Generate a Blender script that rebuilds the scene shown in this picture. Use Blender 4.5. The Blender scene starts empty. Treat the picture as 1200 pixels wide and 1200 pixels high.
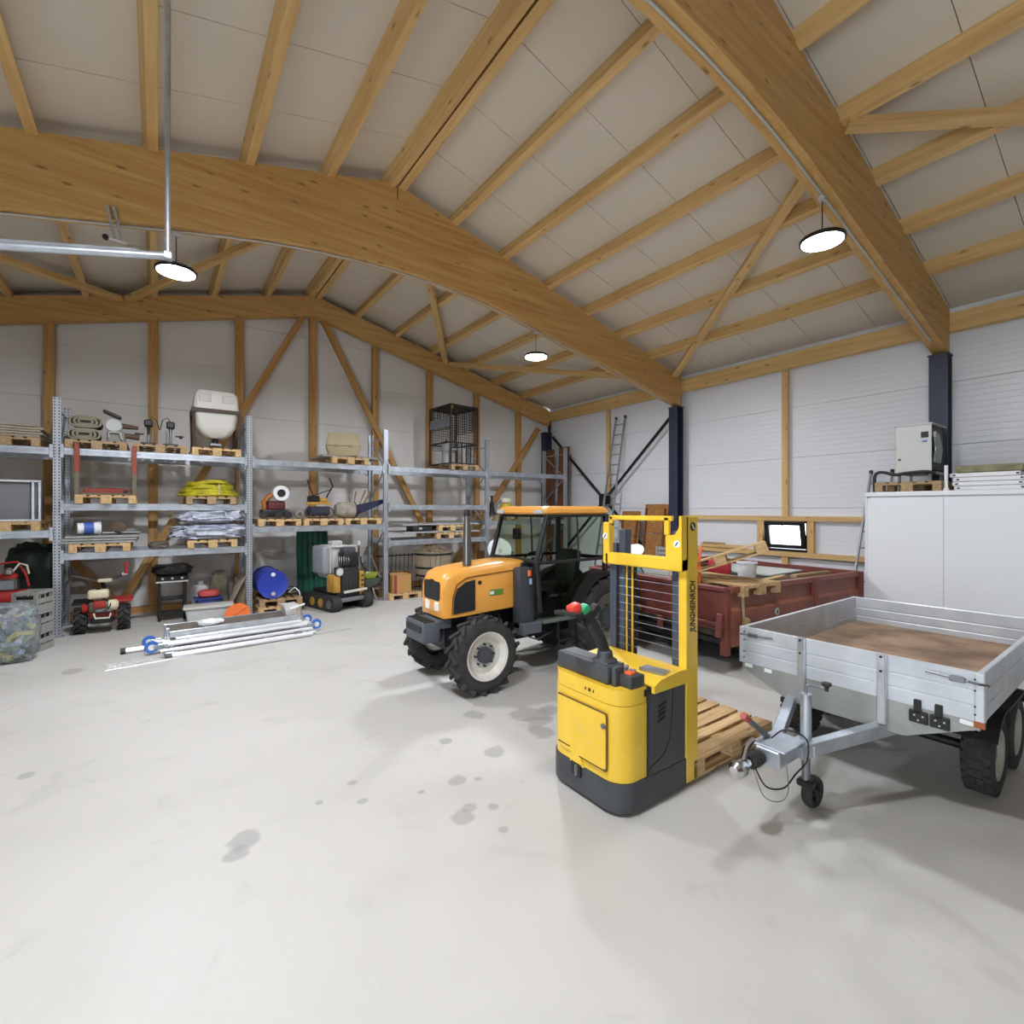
import bpy, bmesh, math, random
from mathutils import Vector, Matrix, Euler
R = math.radians
random.seed(7)
scene = bpy.context.scene
COL = scene.collection
# ---------------------------------------------------------------- camera, world, exposure
cam_d = bpy.data.cameras.new('camera'); cam = bpy.data.objects.new('camera', cam_d); COL.objects.link(cam)
cam.location = (0, 0, 2.1); cam.rotation_euler = (R(90), 0, R(-36))
cam_d.sensor_width = 36; cam_d.lens = 572 / 1200 * 36; cam_d.shift_y = -0.0025; cam_d.clip_end = 200
scene.camera = cam
world = bpy.data.worlds.new('world'); scene.world = world; world.use_nodes = True
wb = world.node_tree.nodes['Background']; wb.inputs[0].default_value = (0.85, 0.93, 1, 1); wb.inputs[1].default_value = 8.0
vs = scene.view_settings; vs.view_transform = 'Standard'; vs.look = 'None'; vs.gamma = 1; vs.exposure = 0.0
LAMP = 590.0     # radiance of the high-bay lamp discs

# ---------------------------------------------------------------- materials
def lin(c):
    if isinstance(c, str): c = tuple(int(c[i:i+2], 16) for i in (0, 2, 4))
    return tuple(((v/255)/12.92 if v/255 <= .04045 else ((v/255+.055)/1.055)**2.4) for v in c) + (1,)
MATS = {}
def M(name, col=None, rough=.6, metal=0, col2=None, scale=4, stretch=(1,1,1), bump=0, detail=4, lo=.35, hi=.65, emit=None, estr=1, trans=0, ior=1.45, alpha=1, coat=0, dist=0):
    if name in MATS: return MATS[name]
    m = bpy.data.materials.new(name); m.use_nodes = True
    nt = m.node_tree; b = nt.nodes['Principled BSDF']
    b.inputs['Base Color'].default_value = lin(col); b.inputs['Roughness'].default_value = rough; b.inputs['Metallic'].default_value = metal
    if trans: b.inputs['Transmission Weight'].default_value = trans; b.inputs['IOR'].default_value = ior
    if alpha < 1: b.inputs['Alpha'].default_value = alpha
    if coat: b.inputs['Coat Weight'].default_value = coat
    if emit: b.inputs['Emission Color'].default_value = lin(emit); b.inputs['Emission Strength'].default_value = estr
    if col2 or bump:
        tc = nt.nodes.new('ShaderNodeTexCoord'); mp = nt.nodes.new('ShaderNodeMapping'); mp.inputs['Scale'].default_value = stretch
        nz = nt.nodes.new('ShaderNodeTexNoise'); nz.inputs['Scale'].default_value = scale; nz.inputs['Detail'].default_value = detail; nz.inputs['Distortion'].default_value = dist
        nt.links.new(tc.outputs['Object'], mp.inputs[0]); nt.links.new(mp.outputs[0], nz.inputs['Vector'])
        if col2:
            rp = nt.nodes.new('ShaderNodeValToRGB'); rp.color_ramp.elements[0].position = lo; rp.color_ramp.elements[1].position = hi
            rp.color_ramp.elements[0].color = lin(col2); rp.color_ramp.elements[1].color = lin(col)
            nt.links.new(nz.outputs['Fac'], rp.inputs[0]); nt.links.new(rp.outputs[0], b.inputs['Base Color'])
        if bump:
            bp = nt.nodes.new('ShaderNodeBump'); bp.inputs['Strength'].default_value = bump; bp.inputs['Distance'].default_value = .02
            nt.links.new(nz.outputs['Fac'], bp.inputs['Height']); nt.links.new(bp.outputs[0], b.inputs['Normal'])
    MATS[name] = m
    return m
def wood(name, c1, c2, knot, axis=0, rough=.65, sc=1.0, lam=0):
    """timber: grain stretched along one axis, dark knots, optional glue lines every lam metres along z"""
    if name in MATS: return MATS[name]
    m = bpy.data.materials.new(name); m.use_nodes = True; nt = m.node_tree; N = nt.nodes; L = nt.links; b = N['Principled BSDF']
    b.inputs['Roughness'].default_value = rough
    tc = N.new('ShaderNodeTexCoord'); mp = N.new('ShaderNodeMapping'); s = [14*sc]*3; s[axis] = .7*sc; mp.inputs['Scale'].default_value = s
    oi = N.new('ShaderNodeObjectInfo'); ad = N.new('ShaderNodeVectorMath'); ad.operation = 'ADD'
    ml = N.new('ShaderNodeMath'); ml.operation = 'MULTIPLY'; ml.inputs[1].default_value = 37
    L.new(oi.outputs['Random'], ml.inputs[0]); L.new(tc.outputs['Object'], ad.inputs[0]); L.new(ml.outputs[0], ad.inputs[1]); L.new(ad.outputs[0], mp.inputs[0])
    nz = N.new('ShaderNodeTexNoise'); nz.inputs['Scale'].default_value = 1; nz.inputs['Detail'].default_value = 5; nz.inputs['Distortion'].default_value = .6
    L.new(mp.outputs[0], nz.inputs['Vector'])
    rp = N.new('ShaderNodeValToRGB'); rp.color_ramp.elements[0].position = .3; rp.color_ramp.elements[1].position = .7
    rp.color_ramp.elements[0].color = lin(c2); rp.color_ramp.elements[1].color = lin(c1); L.new(nz.outputs['Fac'], rp.inputs[0])
    mp2 = N.new('ShaderNodeMapping'); s = [7*sc]*3; s[axis] = 2.2*sc; mp2.inputs['Scale'].default_value = s; L.new(ad.outputs[0], mp2.inputs[0])
    vo = N.new('ShaderNodeTexVoronoi'); vo.inputs['Scale'].default_value = 1; L.new(mp2.outputs[0], vo.inputs['Vector'])
    kr = N.new('ShaderNodeValToRGB'); kr.color_ramp.elements[0].position = .05; kr.color_ramp.elements[1].position = .16
    kr.color_ramp.elements[0].color = (.8,.8,.8,1); kr.color_ramp.elements[1].color = (0,0,0,1); L.new(vo.outputs['Distance'], kr.inputs[0])
    mx = N.new('ShaderNodeMix'); mx.data_type = 'RGBA'; mx.inputs['B'].default_value = lin(knot)
    L.new(kr.outputs[0], mx.inputs['Factor']); L.new(rp.outputs[0], mx.inputs['A'])
    out = mx.outputs['Result']
    if lam:
        sp = N.new('ShaderNodeSeparateXYZ'); L.new(tc.outputs['Object'], sp.inputs[0])
        mo = N.new('ShaderNodeMath'); mo.operation = 'FRACT'; dv = N.new('ShaderNodeMath'); dv.operation = 'DIVIDE'; dv.inputs[1].default_value = lam
        L.new(sp.outputs[2], dv.inputs[0]); L.new(dv.outputs[0], mo.inputs[0])
        lt = N.new('ShaderNodeMath'); lt.operation = 'LESS_THAN'; lt.inputs[1].default_value = .12; L.new(mo.outputs[0], lt.inputs[0])
        m3 = N.new('ShaderNodeMath'); m3.operation = 'MULTIPLY'; m3.inputs[1].default_value = .35; L.new(lt.outputs[0], m3.inputs[0])
        m2 = N.new('ShaderNodeMix'); m2.data_type = 'RGBA'; m2.inputs['B'].default_value = lin(c2); L.new(m3.outputs[0], m2.inputs['Factor']); L.new(out, m2.inputs['A']); out = m2.outputs['Result']
    L.new(out, b.inputs['Base Color']); MATS[name] = m
    return m
GLULAM = wood('glulam_spruce', 'd3ac6c', 'b98d50', '6e4a26', 0, .55, 1, .045)
TIMBER = wood('spruce_timber', 'e1c084', 'c9a166', '77512b', 0, .6)
STUDW = wood('aged_spruce_stud', 'cda163', 'ab7d43', '64431f', 0, .6)
PALW = wood('pallet_wood', 'd8b98a', 'b08d5c', '5d4526', 0, .75, 2)
PALG = wood('weathered_pallet_wood', 'b59a76', '8d7350', '4b3a28', 0, .8, 2)
PLANK = wood('brown_stained_wood', '7a4c2c', '55321c', '2b190d', 2, .7)
CRATEW = wood('tan_crate_wood', 'a8743c', '83572a', '42290f', 0, .7)
GALV = M('galvanised_steel', 'aab2bb', .42, .75, 'c3cad2', 6)
ALU = M('brushed_aluminium', 'd9dde2', .32, .8, 'c2c8cf', 8)
STEEL = M('plain_steel', '8d9094', .4, .9)
CHROME = M('chrome', 'd5d7da', .15, 1)
NAVY = M('navy_painted_steel', '30364a', .45, .1)
BLACK = M('black_plastic', '1d1e20', .5)
BLACKM = M('black_metal', '232426', .4, .3)
RUBBER = M('black_rubber', '2a2a2b', .85, 0, '3a3937', 6)
DGREY = M('dark_grey_plastic', '44474b', .55, 0, '3b3d41', 5)
GREYP = M('grey_plastic', '85898a', .6)
LGREY = M('light_grey_plastic', 'b9bcba', .55)
WHITEP = M('white_plastic', 'e6e8ea', .4)
CREAM = M('cream_plastic', 'dcd6c2', .5)
BEIGE = M('beige_plastic', 'b5a988', .55)
RED = M('red_paint', 'a52a26', .45)
DRED = M('dull_red_paint', '8a4038', .6, 0, '6f352d', 3)
ORANGE = M('orange_plastic', 'e8722a', .5)
BLUE = M('blue_plastic', '2a3ea8', .4)
YEL = M('yellow_paint', 'eec63c', .38, 0, 'e3b932', 3, coat=.3)
OCHRE = M('orange_yellow_paint', 'efab4e', .35, 0, 'e6a044', 2, coat=.3)
GLASS = M('clear_glass', 'ffffff', .02, 0, trans=1, ior=1.1)
LAMPM = M('lamp_light', 'ffffff', .5, 0, emit='f4f7ff', estr=LAMP)
LAMPD = M('dimmed_lamp_light', 'ffffff', .5, 0, emit='f4f7ff', estr=LAMP*.4)

# ---------------------------------------------------------------- mesh helpers
def rotm(rot):
    return Euler(rot).to_matrix() if rot else Matrix.Identity(3)
class MB:
    def __init__(s): s.bm = bmesh.new()
    def box(s, c, sz, rot=None, bev=0, seg=1):
        g = bmesh.new(); bmesh.ops.create_cube(g, size=1)
        for v in g.verts: v.co = Vector((v.co.x*sz[0], v.co.y*sz[1], v.co.z*sz[2]))
        if bev: bmesh.ops.bevel(g, geom=g.edges[:], offset=min(bev, min(sz)*.49), segments=seg, profile=.5, affect='EDGES')
        m = rotm(rot); c = Vector(c)
        for v in g.verts: v.co = m @ v.co + c
        s.join(g); return s
    def join(s, g):
        vm = {}
        for v in g.verts: vm[v] = s.bm.verts.new(v.co)
        for f in g.faces:
            try: s.bm.faces.new([vm[v] for v in f.verts])
            except ValueError: pass
        g.free()
    def ringloft(s, rings, cap=True, close=True):
        vr = [[s.bm.verts.new(p) for p in r] for r in rings]; n = len(vr[0])
        for a, b in zip(vr, vr[1:]):
            for i in range(n if close else n-1):
                j = (i+1) % n
                try: s.bm.faces.new((a[i], a[j], b[j], b[i]))
                except ValueError: pass
        if cap:
            for r in (vr[0][::-1], vr[-1]):
                try: s.bm.faces.new(r)
                except ValueError: pass
        return s
    def cyl(s, p0, p1, r, r2=None, seg=14, cap=True):
        p0, p1 = Vector(p0), Vector(p1); d = (p1-p0).normalized(); r2 = r if r2 is None else r2
        u = d.orthogonal().normalized(); w = d.cross(u)
        f = lambda p, q: [p + (u*math.cos(2*math.pi*i/seg) + w*math.sin(2*math.pi*i/seg))*q for i in range(seg)]
        return s.ringloft([f(p0, r), f(p1, r2)], cap)
    def lathe(s, prof, o=(0,0,0), axis='Z', seg=24, cap=True):
        o = Vector(o); rings = []
        for r, h in prof:
            ring = []
            for i in range(seg):
                a = 2*math.pi*i/seg; c, q = math.cos(a)*max(r, 1e-4), math.sin(a)*max(r, 1e-4)
                ring.append(o + Vector({'Z': (c, q, h), 'Y': (q, h, c), 'X': (h, c, q)}[axis]))
            rings.append(ring)
        return s.ringloft(rings, cap)
    def tube(s, pts, r, seg=8, closed=False):
        pts = [Vector(p) for p in pts]; n = len(pts); rings = []; u = None
        for i, p in enumerate(pts):
            if closed: t = (pts[(i+1) % n] - pts[i-1])
            else: t = pts[min(i+1, n-1)] - pts[max(i-1, 0)]
            t.normalize()
            u = t.orthogonal().normalized() if u is None else (u - t*u.dot(t)).normalized()
            w = t.cross(u)
            rings.append([p + (u*math.cos(2*math.pi*k/seg) + w*math.sin(2*math.pi*k/seg))*r for k in range(seg)])
        if closed: rings.append(rings[0]); return s.ringloft(rings, False)
        return s.ringloft(rings, True)
    def prism(s, poly, plane, a, b):
        """polygon in 'XZ' / 'YZ' / 'XY' swept from a to b along the missing axis"""
        f = {'XZ': lambda p, t: (p[0], t, p[1]), 'YZ': lambda p, t: (t, p[0], p[1]), 'XY': lambda p, t: (p[0], p[1], t)}[plane]
        return s.ringloft([[Vector(f(p, a)) for p in poly], [Vector(f(p, b)) for p in poly]])
    def grid(s, fn, nu, nv):
        v = [[s.bm.verts.new(fn(i/nu, j/nv)) for j in range(nv+1)] for i in range(nu+1)]
        for i in range(nu):
            for j in range(nv): s.bm.faces.new((v[i][j], v[i+1][j], v[i+1][j+1], v[i][j+1]))
        return s
    def mesh(s, name, mat, smooth=True, ang=35):
        bmesh.ops.recalc_face_normals(s.bm, faces=s.bm.faces[:])
        me = bpy.data.meshes.new(name); s.bm.to_mesh(me); s.bm.free()
        if mat: me.materials.append(mat)
        if smooth: me.shade_smooth(); me.set_sharp_from_angle(angle=R(ang))
        return me
    def build(s, name, mat, parent=None, loc=None, rot=None, smooth=True, ang=35):
        return ob(name, s.mesh(name, mat, smooth, ang), parent, loc, rot)
def ob(name, me, parent=None, loc=None, rot=None):
    o = bpy.data.objects.new(name, me); COL.objects.link(o)
    if parent: o.parent = parent
    if loc: o.location = loc
    if rot: o.rotation_euler = rot
    return o
def sm(pts, n=6):
    """catmull-rom points through pts"""
    P = [Vector(p) for p in pts]; P = [P[0]*2-P[1]] + P + [P[-1]*2-P[-2]]; out = []
    for i in range(1, len(P)-2):
        for k in range(n):
            t = k/n; a, b, c, d = P[i-1], P[i], P[i+1], P[i+2]
            out.append(.5*((2*b) + (c-a)*t + (2*a-5*b+4*c-d)*t*t + (3*b-a-3*c+d)*t**3))
    return out + [P[-2]]
def tag(o, label=None, cat=None, group=None, kind=None):
    if label: o['label'] = label
    if cat: o['category'] = cat
    if group: o['group'] = group
    if kind: o['kind'] = kind
    return o
def thing(name, label, cat, loc=(0,0,0), rz=0, group=None):
    o = ob(name, None, None, loc, (0, 0, R(rz))); o.empty_display_size = .1
    return tag(o, label, cat, group)
def bx(name, c, sz, mat, parent=None, rot=None, bev=0, seg=1):
    """one box part whose origin is its own centre"""
    return MB().box((0,0,0), sz, None, bev, seg).build(name, mat, parent, c, rot)
CACHE = {}
def bar(name, p0, p1, w, h, mat, parent=None, up=(0,0,1), bev=.004):
    """straight member from p0 to p1, local x along its length (grain follows)"""
    p0, p1 = Vector(p0), Vector(p1); d = p1-p0; ln = d.length
    key = ('bar', round(ln, 3), w, h, mat.name, bev)
    if key not in CACHE: CACHE[key] = MB().box((0,0,0), (ln, w, h), None, bev).mesh(name, mat)
    x = d.normalized(); up = Vector(up); y = up.cross(x)
    if y.length < 1e-4: y = Vector((0,1,0)).cross(x)
    y.normalize(); z = x.cross(y)
    o = ob(name, CACHE[key], parent)
    m = Matrix((x, y, z)).transposed().to_4x4(); m.translation = (p0+p1)/2
    o.matrix_local = m
    return o

# ---------------------------------------------------------------- the hall
RX, SL, ZR = 3.07, .256, 7.25              # ridge x, roof slope, top of the roof beams at the ridge
XR, XL, YB, YF = 10.75, -4.61, 12.62, -7.9 # inner faces of the walls
zt = lambda x: ZR - SL*abs(x-RX)
def concrete():
    m = bpy.data.materials.new('concrete_floor'); m.use_nodes = True; nt = m.node_tree; N = nt.nodes; L = nt.links; b = N['Principled BSDF']
    tc = N.new('ShaderNodeTexCoord')
    def noise(sc, det, lo, hi, c0, c1, dist=0):
        n = N.new('ShaderNodeTexNoise'); n.inputs['Scale'].default_value = sc; n.inputs['Detail'].default_value = det; n.inputs['Distortion'].default_value = dist
        L.new(tc.outputs['Object'], n.inputs['Vector']); r = N.new('ShaderNodeValToRGB')
        r.color_ramp.elements[0].position = lo; r.color_ramp.elements[1].position = hi; r.color_ramp.elements[0].color = c0; r.color_ramp.elements[1].color = c1
        L.new(n.outputs['Fac'], r.inputs[0]); return n, r
    n1, base = noise(.55, 6, .3, .7, lin('b3b1ab'), lin('bfbdb8'), .5)
    n2, blot = noise(1.9, 5, .60, .68, (0,0,0,1), (1,1,1,1), 1.2)
    n3, fine = noise(30, 3, .4, .75, (0,0,0,1), (1,1,1,1))
    def mix(a, fac, col, k):
        m1 = N.new('ShaderNodeMath'); m1.operation = 'MULTIPLY'; m1.inputs[1].default_value = k; L.new(fac, m1.inputs[0])
        mx = N.new('ShaderNodeMix'); mx.data_type = 'RGBA'; mx.inputs['B'].default_value = col; L.new(m1.outputs[0], mx.inputs['Factor']); L.new(a, mx.inputs['A']); return mx.outputs['Result']
    o = mix(base.outputs[0], blot.outputs[0], lin('a5a39c'), .38)
    o = mix(o, fine.outputs[0], lin('b4b2ac'), .22)
    # oil spots with shapes of their own
    dn = N.new('ShaderNodeTexNoise'); dn.inputs['Scale'].default_value = 6; L.new(tc.outputs['Object'], dn.inputs['Vector'])
    for (x, y, r) in SPOTS:
        vd = N.new('ShaderNodeVectorMath'); vd.operation = 'DISTANCE'; vd.inputs[1].default_value = (x, y, 0); L.new(tc.outputs['Object'], vd.inputs[0])
        a = N.new('ShaderNodeMath'); a.operation = 'MULTIPLY_ADD'; a.inputs[1].default_value = r*1.5; L.new(dn.outputs['Fac'], a.inputs[0]); L.new(vd.outputs['Value'], a.inputs[2])
        mr = N.new('ShaderNodeMapRange'); mr.inputs[1].default_value = r*1.55; mr.inputs[2].default_value = r*1.9; mr.inputs[3].default_value = 1; mr.inputs[4].default_value = 0
        L.new(a.outputs[0], mr.inputs[0]); o = mix(o, mr.outputs[0], lin('8c8a86'), .62)
    L.new(o, b.inputs['Base Color'])
    rr = N.new('ShaderNodeMapRange'); rr.inputs[3].default_value = .42; rr.inputs[4].default_value = .7; L.new(n2.outputs['Fac'], rr.inputs[0]); L.new(rr.outputs[0], b.inputs['Roughness'])
    bp = N.new('ShaderNodeBump'); bp.inputs['Strength'].default_value = .06; L.new(n3.outputs['Fac'], bp.inputs['Height']); L.new(bp.outputs[0], b.inputs['Normal'])
    return m
SPOTS = [(1.69,2.89,.09),(1.78,2.95,.06),(1.88,3.3,.07),(2.36,3.5,.09),(3.1,3.95,.2),(3.3,3.9,.12),(2.62,4.26,.11),(2.93,3.56,.12),(3.05,3.75,.12),(.45,3.49,.1),(.4,3.4,.08),(-.84,5.37,.06),(-.89,8.46,.12),(1.84,2.62,.035),(1.92,2.87,.04),(2.02,3.23,.03),(1.21,3.75,.04),(1.2,3.48,.04),(.94,3.64,.03),(1.59,3.33,.03),(2.12,3.94,.05)]
CEIL = M('ceiling_panel_white', 'd9d1c2', .55)
WALLB = M('wall_panel_white', 'e3e2df', .5)
WALLD = M('dark_unseen_wall', '7d7163', .7, 0, '6a5f52', 3)  # dark tone given to the unseen left and front walls to cut bounce light
WALLR = M('ribbed_wall_panel', 'e4e7ec', .4)
fl = tag(MB().box(((XL+XR)/2, (YB+YF)/2, -.1), (XR-XL+.6, YB-YF+.6, .2)).build('floor', concrete()), 'light grey concrete floor with oil stains', kind='structure')
# sandwich panel walls: one object per panel course, joints recessed
seams = [0, 1.09, 2.13, 3.18, 4.23, 5.27, 6.29, 7.6]
wb_ = tag(MB().prism([(XL-.2, 0), (XR+.2, 0), (XR+.2, zt(XR)+.35), (RX, ZR+.35), (XL-.2, zt(XL)+.35)], 'XZ', YB+.101, YB+.2).build('wall_back', WALLB), 'white panelled gable wall behind the racking', kind='structure')
for a, b in zip(seams, seams[1:]):
    g = .006
    if b < 5.3:
        MB().box((0,0,0), (XR-XL+.1, .1, b-a-g)).build('wall_panel', WALLB, wb_, ((XL+XR)/2, YB+.05, (a+b)/2))
    else:
        hi = lambda x: zt(x)+.17
        xa0 = RX-(ZR+.17-a)/SL; xa1 = RX+(ZR+.17-a)/SL; xb0 = RX-(ZR+.17-b)/SL; xb1 = RX+(ZR+.17-b)/SL
        poly = [(max(xa0, XL), a), (min(xa1, XR), a), (xb1, b-g), (xb0, b-g)] if b < 7 else [(xa0, a), (xa1, a), (RX, ZR+.17)]
        MB().prism(poly, 'XZ', YB, YB+.1).build('wall_panel', WALLB, wb_)
def ribbed(z0, z1, y0, y1):
    m = MB(); z = z0+.002
    prof = [(XR+.1, z0+.001), (XR+.006, z0+.001)]
    while z < z1-.02:
        z2 = min(z+.094, z1-.003)
        prof += [(XR, z+.008), (XR, z2-.006), (XR+.005, z2-.001)]
        z = z2+.002
    prof += [(XR+.1, z1-.001)]
    return m.prism(prof, 'XZ', y0, y1)
# window opening in the right wall
WY0, WY1, WZ0, WZ1 = 4.48, 5.38, 1.22, 1.86
wm = MB()
wm.box((XR+.16, (YF+WY0)/2, 2.7), (.1, WY0-YF, 5.6)); wm.box((XR+.16, (YB+WY1)/2, 2.7), (.1, YB-WY1, 5.6))
wm.box((XR+.16, (WY0+WY1)/2, WZ0/2), (.1, WY1-WY0, WZ0)); wm.box((XR+.16, (WY0+WY1)/2, (WZ1+5.5)/2), (.1, WY1-WY0, 5.5-WZ1))
wr = tag(wm.build('wall_right', WALLR), 'white ribbed panel side wall with navy columns', kind='structure')
for a, b in zip(seams[:5], seams[1:6]):
    if b == 5.27: b = 5.5
    if a >= WZ1 or b <= WZ0: ribbed(a, b, YF, YB).build('wall_panel', WALLR, wr, smooth=False)
    else:
        ribbed(a, b, YF, WY0).build('wall_panel', WALLR, wr, smooth=False); ribbed(a, b, WY1, YB).build('wall_panel', WALLR, wr, smooth=False)
        if a < WZ0: ribbed(a, WZ0, WY0, WY1).build('wall_panel', WALLR, wr, smooth=False)
        if b > WZ1: ribbed(WZ1, b, WY0, WY1).build('wall_panel', WALLR, wr, smooth=False)
GY0, GY1, GZ = -3.6, .6, 4.0      # open gate added in the left wall, out of view, to let daylight in
wl = MB().box((XL-.06, (YB+GY1)/2, 2.7), (.1, YB-GY1, 5.6)); wl.box((XL-.06, (YF+GY0)/2, 2.7), (.1, GY0-YF, 5.6)); wl.box((XL-.06, (GY0+GY1)/2, (GZ+5.5)/2), (.1, GY1-GY0, 5.5-GZ))
tag(wl.build('wall_left', WALLD), 'unseen side wall darkened to cut bounce light, with an open gate added for daylight', kind='structure')
wf = MB().prism([(XL-.1, 0), (XR+.1, 0), (XR+.1, 5.5), (RX, 7.5), (XL-.1, 5.5)], 'XZ', YF-.1, YF).build('wall_front', WALLD)
tag(wf, 'unseen gable wall facing the racking, darkened to cut bounce light', kind='structure')
# roof: panels running down the slope, joints every 1.05 m
ce = tag(MB().prism([(XL-.2, zt(XL-.2)+.3), (RX, ZR+.3), (XR+.2, zt(XR+.2)+.3), (XR+.2, zt(XR+.2)+.4), (RX, ZR+.4), (XL-.2, zt(XL-.2)+.4)], 'XZ', YF-.1, YB+.2).build('ceiling', CEIL),
         'pitched ceiling of pale grey panels on timber purlins', kind='structure')
y = 7.54 - 1.05*15
while y < YB:
    a, b = max(y, YF)+.004, min(y+1.05, YB)-.004
    for sx, xe in ((1, XR+.1), (-1, XL-.1)):
        MB().prism([(RX, ZR+.18), (xe, zt(xe)+.18), (xe, zt(xe)+.29), (RX, ZR+.29)], 'XZ', a, b).build('roof_panel', CEIL, ce)
    y += 1.05
# purlins
for k in range(1, 8):
    for s in (1, -1):
        x = RX + s*1.047*k; 
        if k == 7: continue
        z = zt(x) + .07
        bar('purlin', (x, YF, z), (x, YB, z), .11, .21, TIMBER, ce, up=(SL*s, 0, 1))
for s in (1, -1): bar('purlin', (RX+s*.1, YF, ZR+.04), (RX+s*.1, YB, ZR+.04), .12, .24, TIMBER, ce, up=(SL*s, 0, 1))
for x in (10.56, RX-7.49):
    bar('purlin', (x, YF, 5.16), (x, YB, 5.16), .16, .30, TIMBER, ce)
# diagonal roof braces under the purlins
def rbrace(x0, y0, x1, y1, dz=-.08):
    bar('roof_brace', (x0, y0, zt(x0)+dz), (x1, y1, zt(x1)+dz), .14, .1, TIMBER, ce, up=(SL*(1 if x0 > RX else -1), 0, 1))
for m_ in (1, -1):
    f_ = lambda x: RX + m_*(x-RX)
    rbrace(f_(6.75), 12.28, f_(10.25), 7.55); rbrace(f_(6.6), 12.28, f_(3.5), 7.55)
    rbrace(f_(10.15), 7.25, f_(6.35), 2.5); rbrace(f_(6.2), 2.2, f_(9.9), -2.6)
# curved glulam frames
def arch(yc, label):
    n = 26; top = []; bot = []
    half = 7.40
    for i in range(n+1):
        d = -half + 2*half*i/n; ad = abs(d)
        zb = 5.92 - .04*ad*ad if ad < 2.6 else 5.92-.04*2.6**2 - .208*(ad-2.6)
        bot.append((RX+d, zb)); 
    top = [(RX-half, zt(RX-half)), (RX, ZR), (RX+half, zt(RX+half))]
    t = thing('glulam_beam', label, 'beam', (0, yc, 0), 0, None)
    MB().prism(bot + top[::-1], 'XZ', -.1, .1).build('arch', GLULAM, t)
    MB().box((RX, 0, 7.12), (.012, .204, .25)).build('apex_joint', BLACK, t)
    # conduit clipped under the soffit
    pts = [(x_, 0, z_-.018) for x_, z_ in bot[2:-1]]
    MB().tube(pts, .013, 6).build('conduit', LGREY, t)
    return t
arch(2.35, 'curved glulam roof beam above the aluminium trailer'); arch(7.4, 'curved glulam roof beam spanning above the orange tractor'); arch(-2.7, 'curved glulam roof beam nearest the front gable wall')
t = thing('gable_beam', 'straight glulam rafter pair along the back gable wall', 'beam', (0, 12.4, 0))
for s in (1, -1):
    MB().prism([(RX, ZR), (RX+s*7.4, zt(RX+7.4)), (RX+s*7.4, zt(RX+7.4)-.48), (RX, ZR-.48)], 'XZ', -.1, .1).build('rafter', GLULAM, t)
# studs, wall braces and sill on the back wall
for k in range(-4, 5):
    x = RX + 1.57*k; bar('stud', (x, 12.52, .1), (x, 12.52, zt(x)-.46), .16, .12, STUDW, wb_, up=(0,1,0))
def wbrace(x0, z0, x1, z1): bar('wall_brace', (x0, 12.44, z0), (x1, 12.44, z1), .14, .1, STUDW, wb_, up=(0,1,0))
for m_ in (1, -1):
    f_ = lambda x: RX + m_*(x-RX)
    wbrace(f_(3.3), 6.75, f_(6.72), .25); wbrace(f_(10.1), 4.75, f_(6.8), .25)
bar('sill_plate', (XL, 12.5, .06), (XR, 12.5, .06), .16, .12, STUDW, wb_)
# steel columns with fork heads and wind bracing on the right wall
def column(x, y, s, label):
    t = thing('steel_column', label, 'column', (x, y, 0))
    m = MB(); m.box((-.115, 0, 2.33), (.02, .24, 4.6)); m.box((.115, 0, 2.33), (.02, .24, 4.6)); m.box((0, 0, 2.33), (.22, .014, 4.6)); m.build('post', NAVY, t)
    MB().box((0, 0, .015), (.36, .34, .03)).build('base_plate', NAVY, t)
    MB().box((0, 0, 4.62), (.27, .27, .02)).build('head_plate', NAVY, t)
    MB().box((s*.13, 0, 4.9), (.03, .12, .58)).build('fork_plate', NAVY, t)
    return t
column(10.40, 2.35, 1, 'navy steel column beside the grey electrical cabinet'); column(10.40, 7.4, 1, 'navy steel column between the leaning ladder and the window')
column(10.40, 12.38, 1, 'navy steel column in the corner behind the racking'); column(10.40, -2.7, 1, 'navy steel column by the front gable wall')
t = thing('wind_brace', 'black steel cross brace bolted between the columns', 'brace', (10.5, 9.88, 0))
for s in (1, -1):
    for z in (1, -1): 
        bar('brace_rod', (0, s*.15, 2.38+z*.13), (0, s*2.3, 2.38+z*2.1), .05, .07, BLACKM, t)
MB().box((0, 0, 2.38), (.03, .42, .36)).build('hub_plate', BLACKM, t)
# timber rails, studs and window of the right wall
for y in (4.92, 9.9): bar('stud', (10.68, y, 1.9 if y < 6 else 2.3), (10.68, y, 5.0), .12, .08, TIMBER, wr, up=(1,0,0))
bar('stud', (10.68, 4.92, 0), (10.68, 4.92, 1.115), .12, .08, TIMBER, wr, up=(1,0,0))
for z in (1.91, 1.165): bar('wall_rail', (10.68, 2.5, z), (10.68, 7.28, z), .12, .10, TIMBER, wr)
for y in (WY0-.06, WY1+.06): bar('stud', (10.68, y, 1.215), (10.68, y, 1.86), .12, .1, TIMBER, wr, up=(1,0,0))
wy, wz = (WY0+WY1)/2, (WZ0+WZ1)/2
m = MB()
for s in (-1, 1):
    m.box((XR+.05, wy+s*(.46-.035), wz), (.14, .07, .68)); m.box((XR+.05, wy, wz+s*(.34-.035)), (.14, .92, .07))
w1 = tag(m.build('window_1', BLACKM), 'small dark-framed tilting window in the side wall', kind='structure')
sash_m = MB()
for s in (-1, 1):
    sash_m.box((0, s*.355, .29), (.06, .09, .56)); sash_m.box((0, 0, .29+s*.245), (.06, .8, .075))
sash_o = sash_m.build('sash_frame', BLACKM, w1, (XR-.02, wy, WZ0+.06), (0, R(-11), 0))
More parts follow.
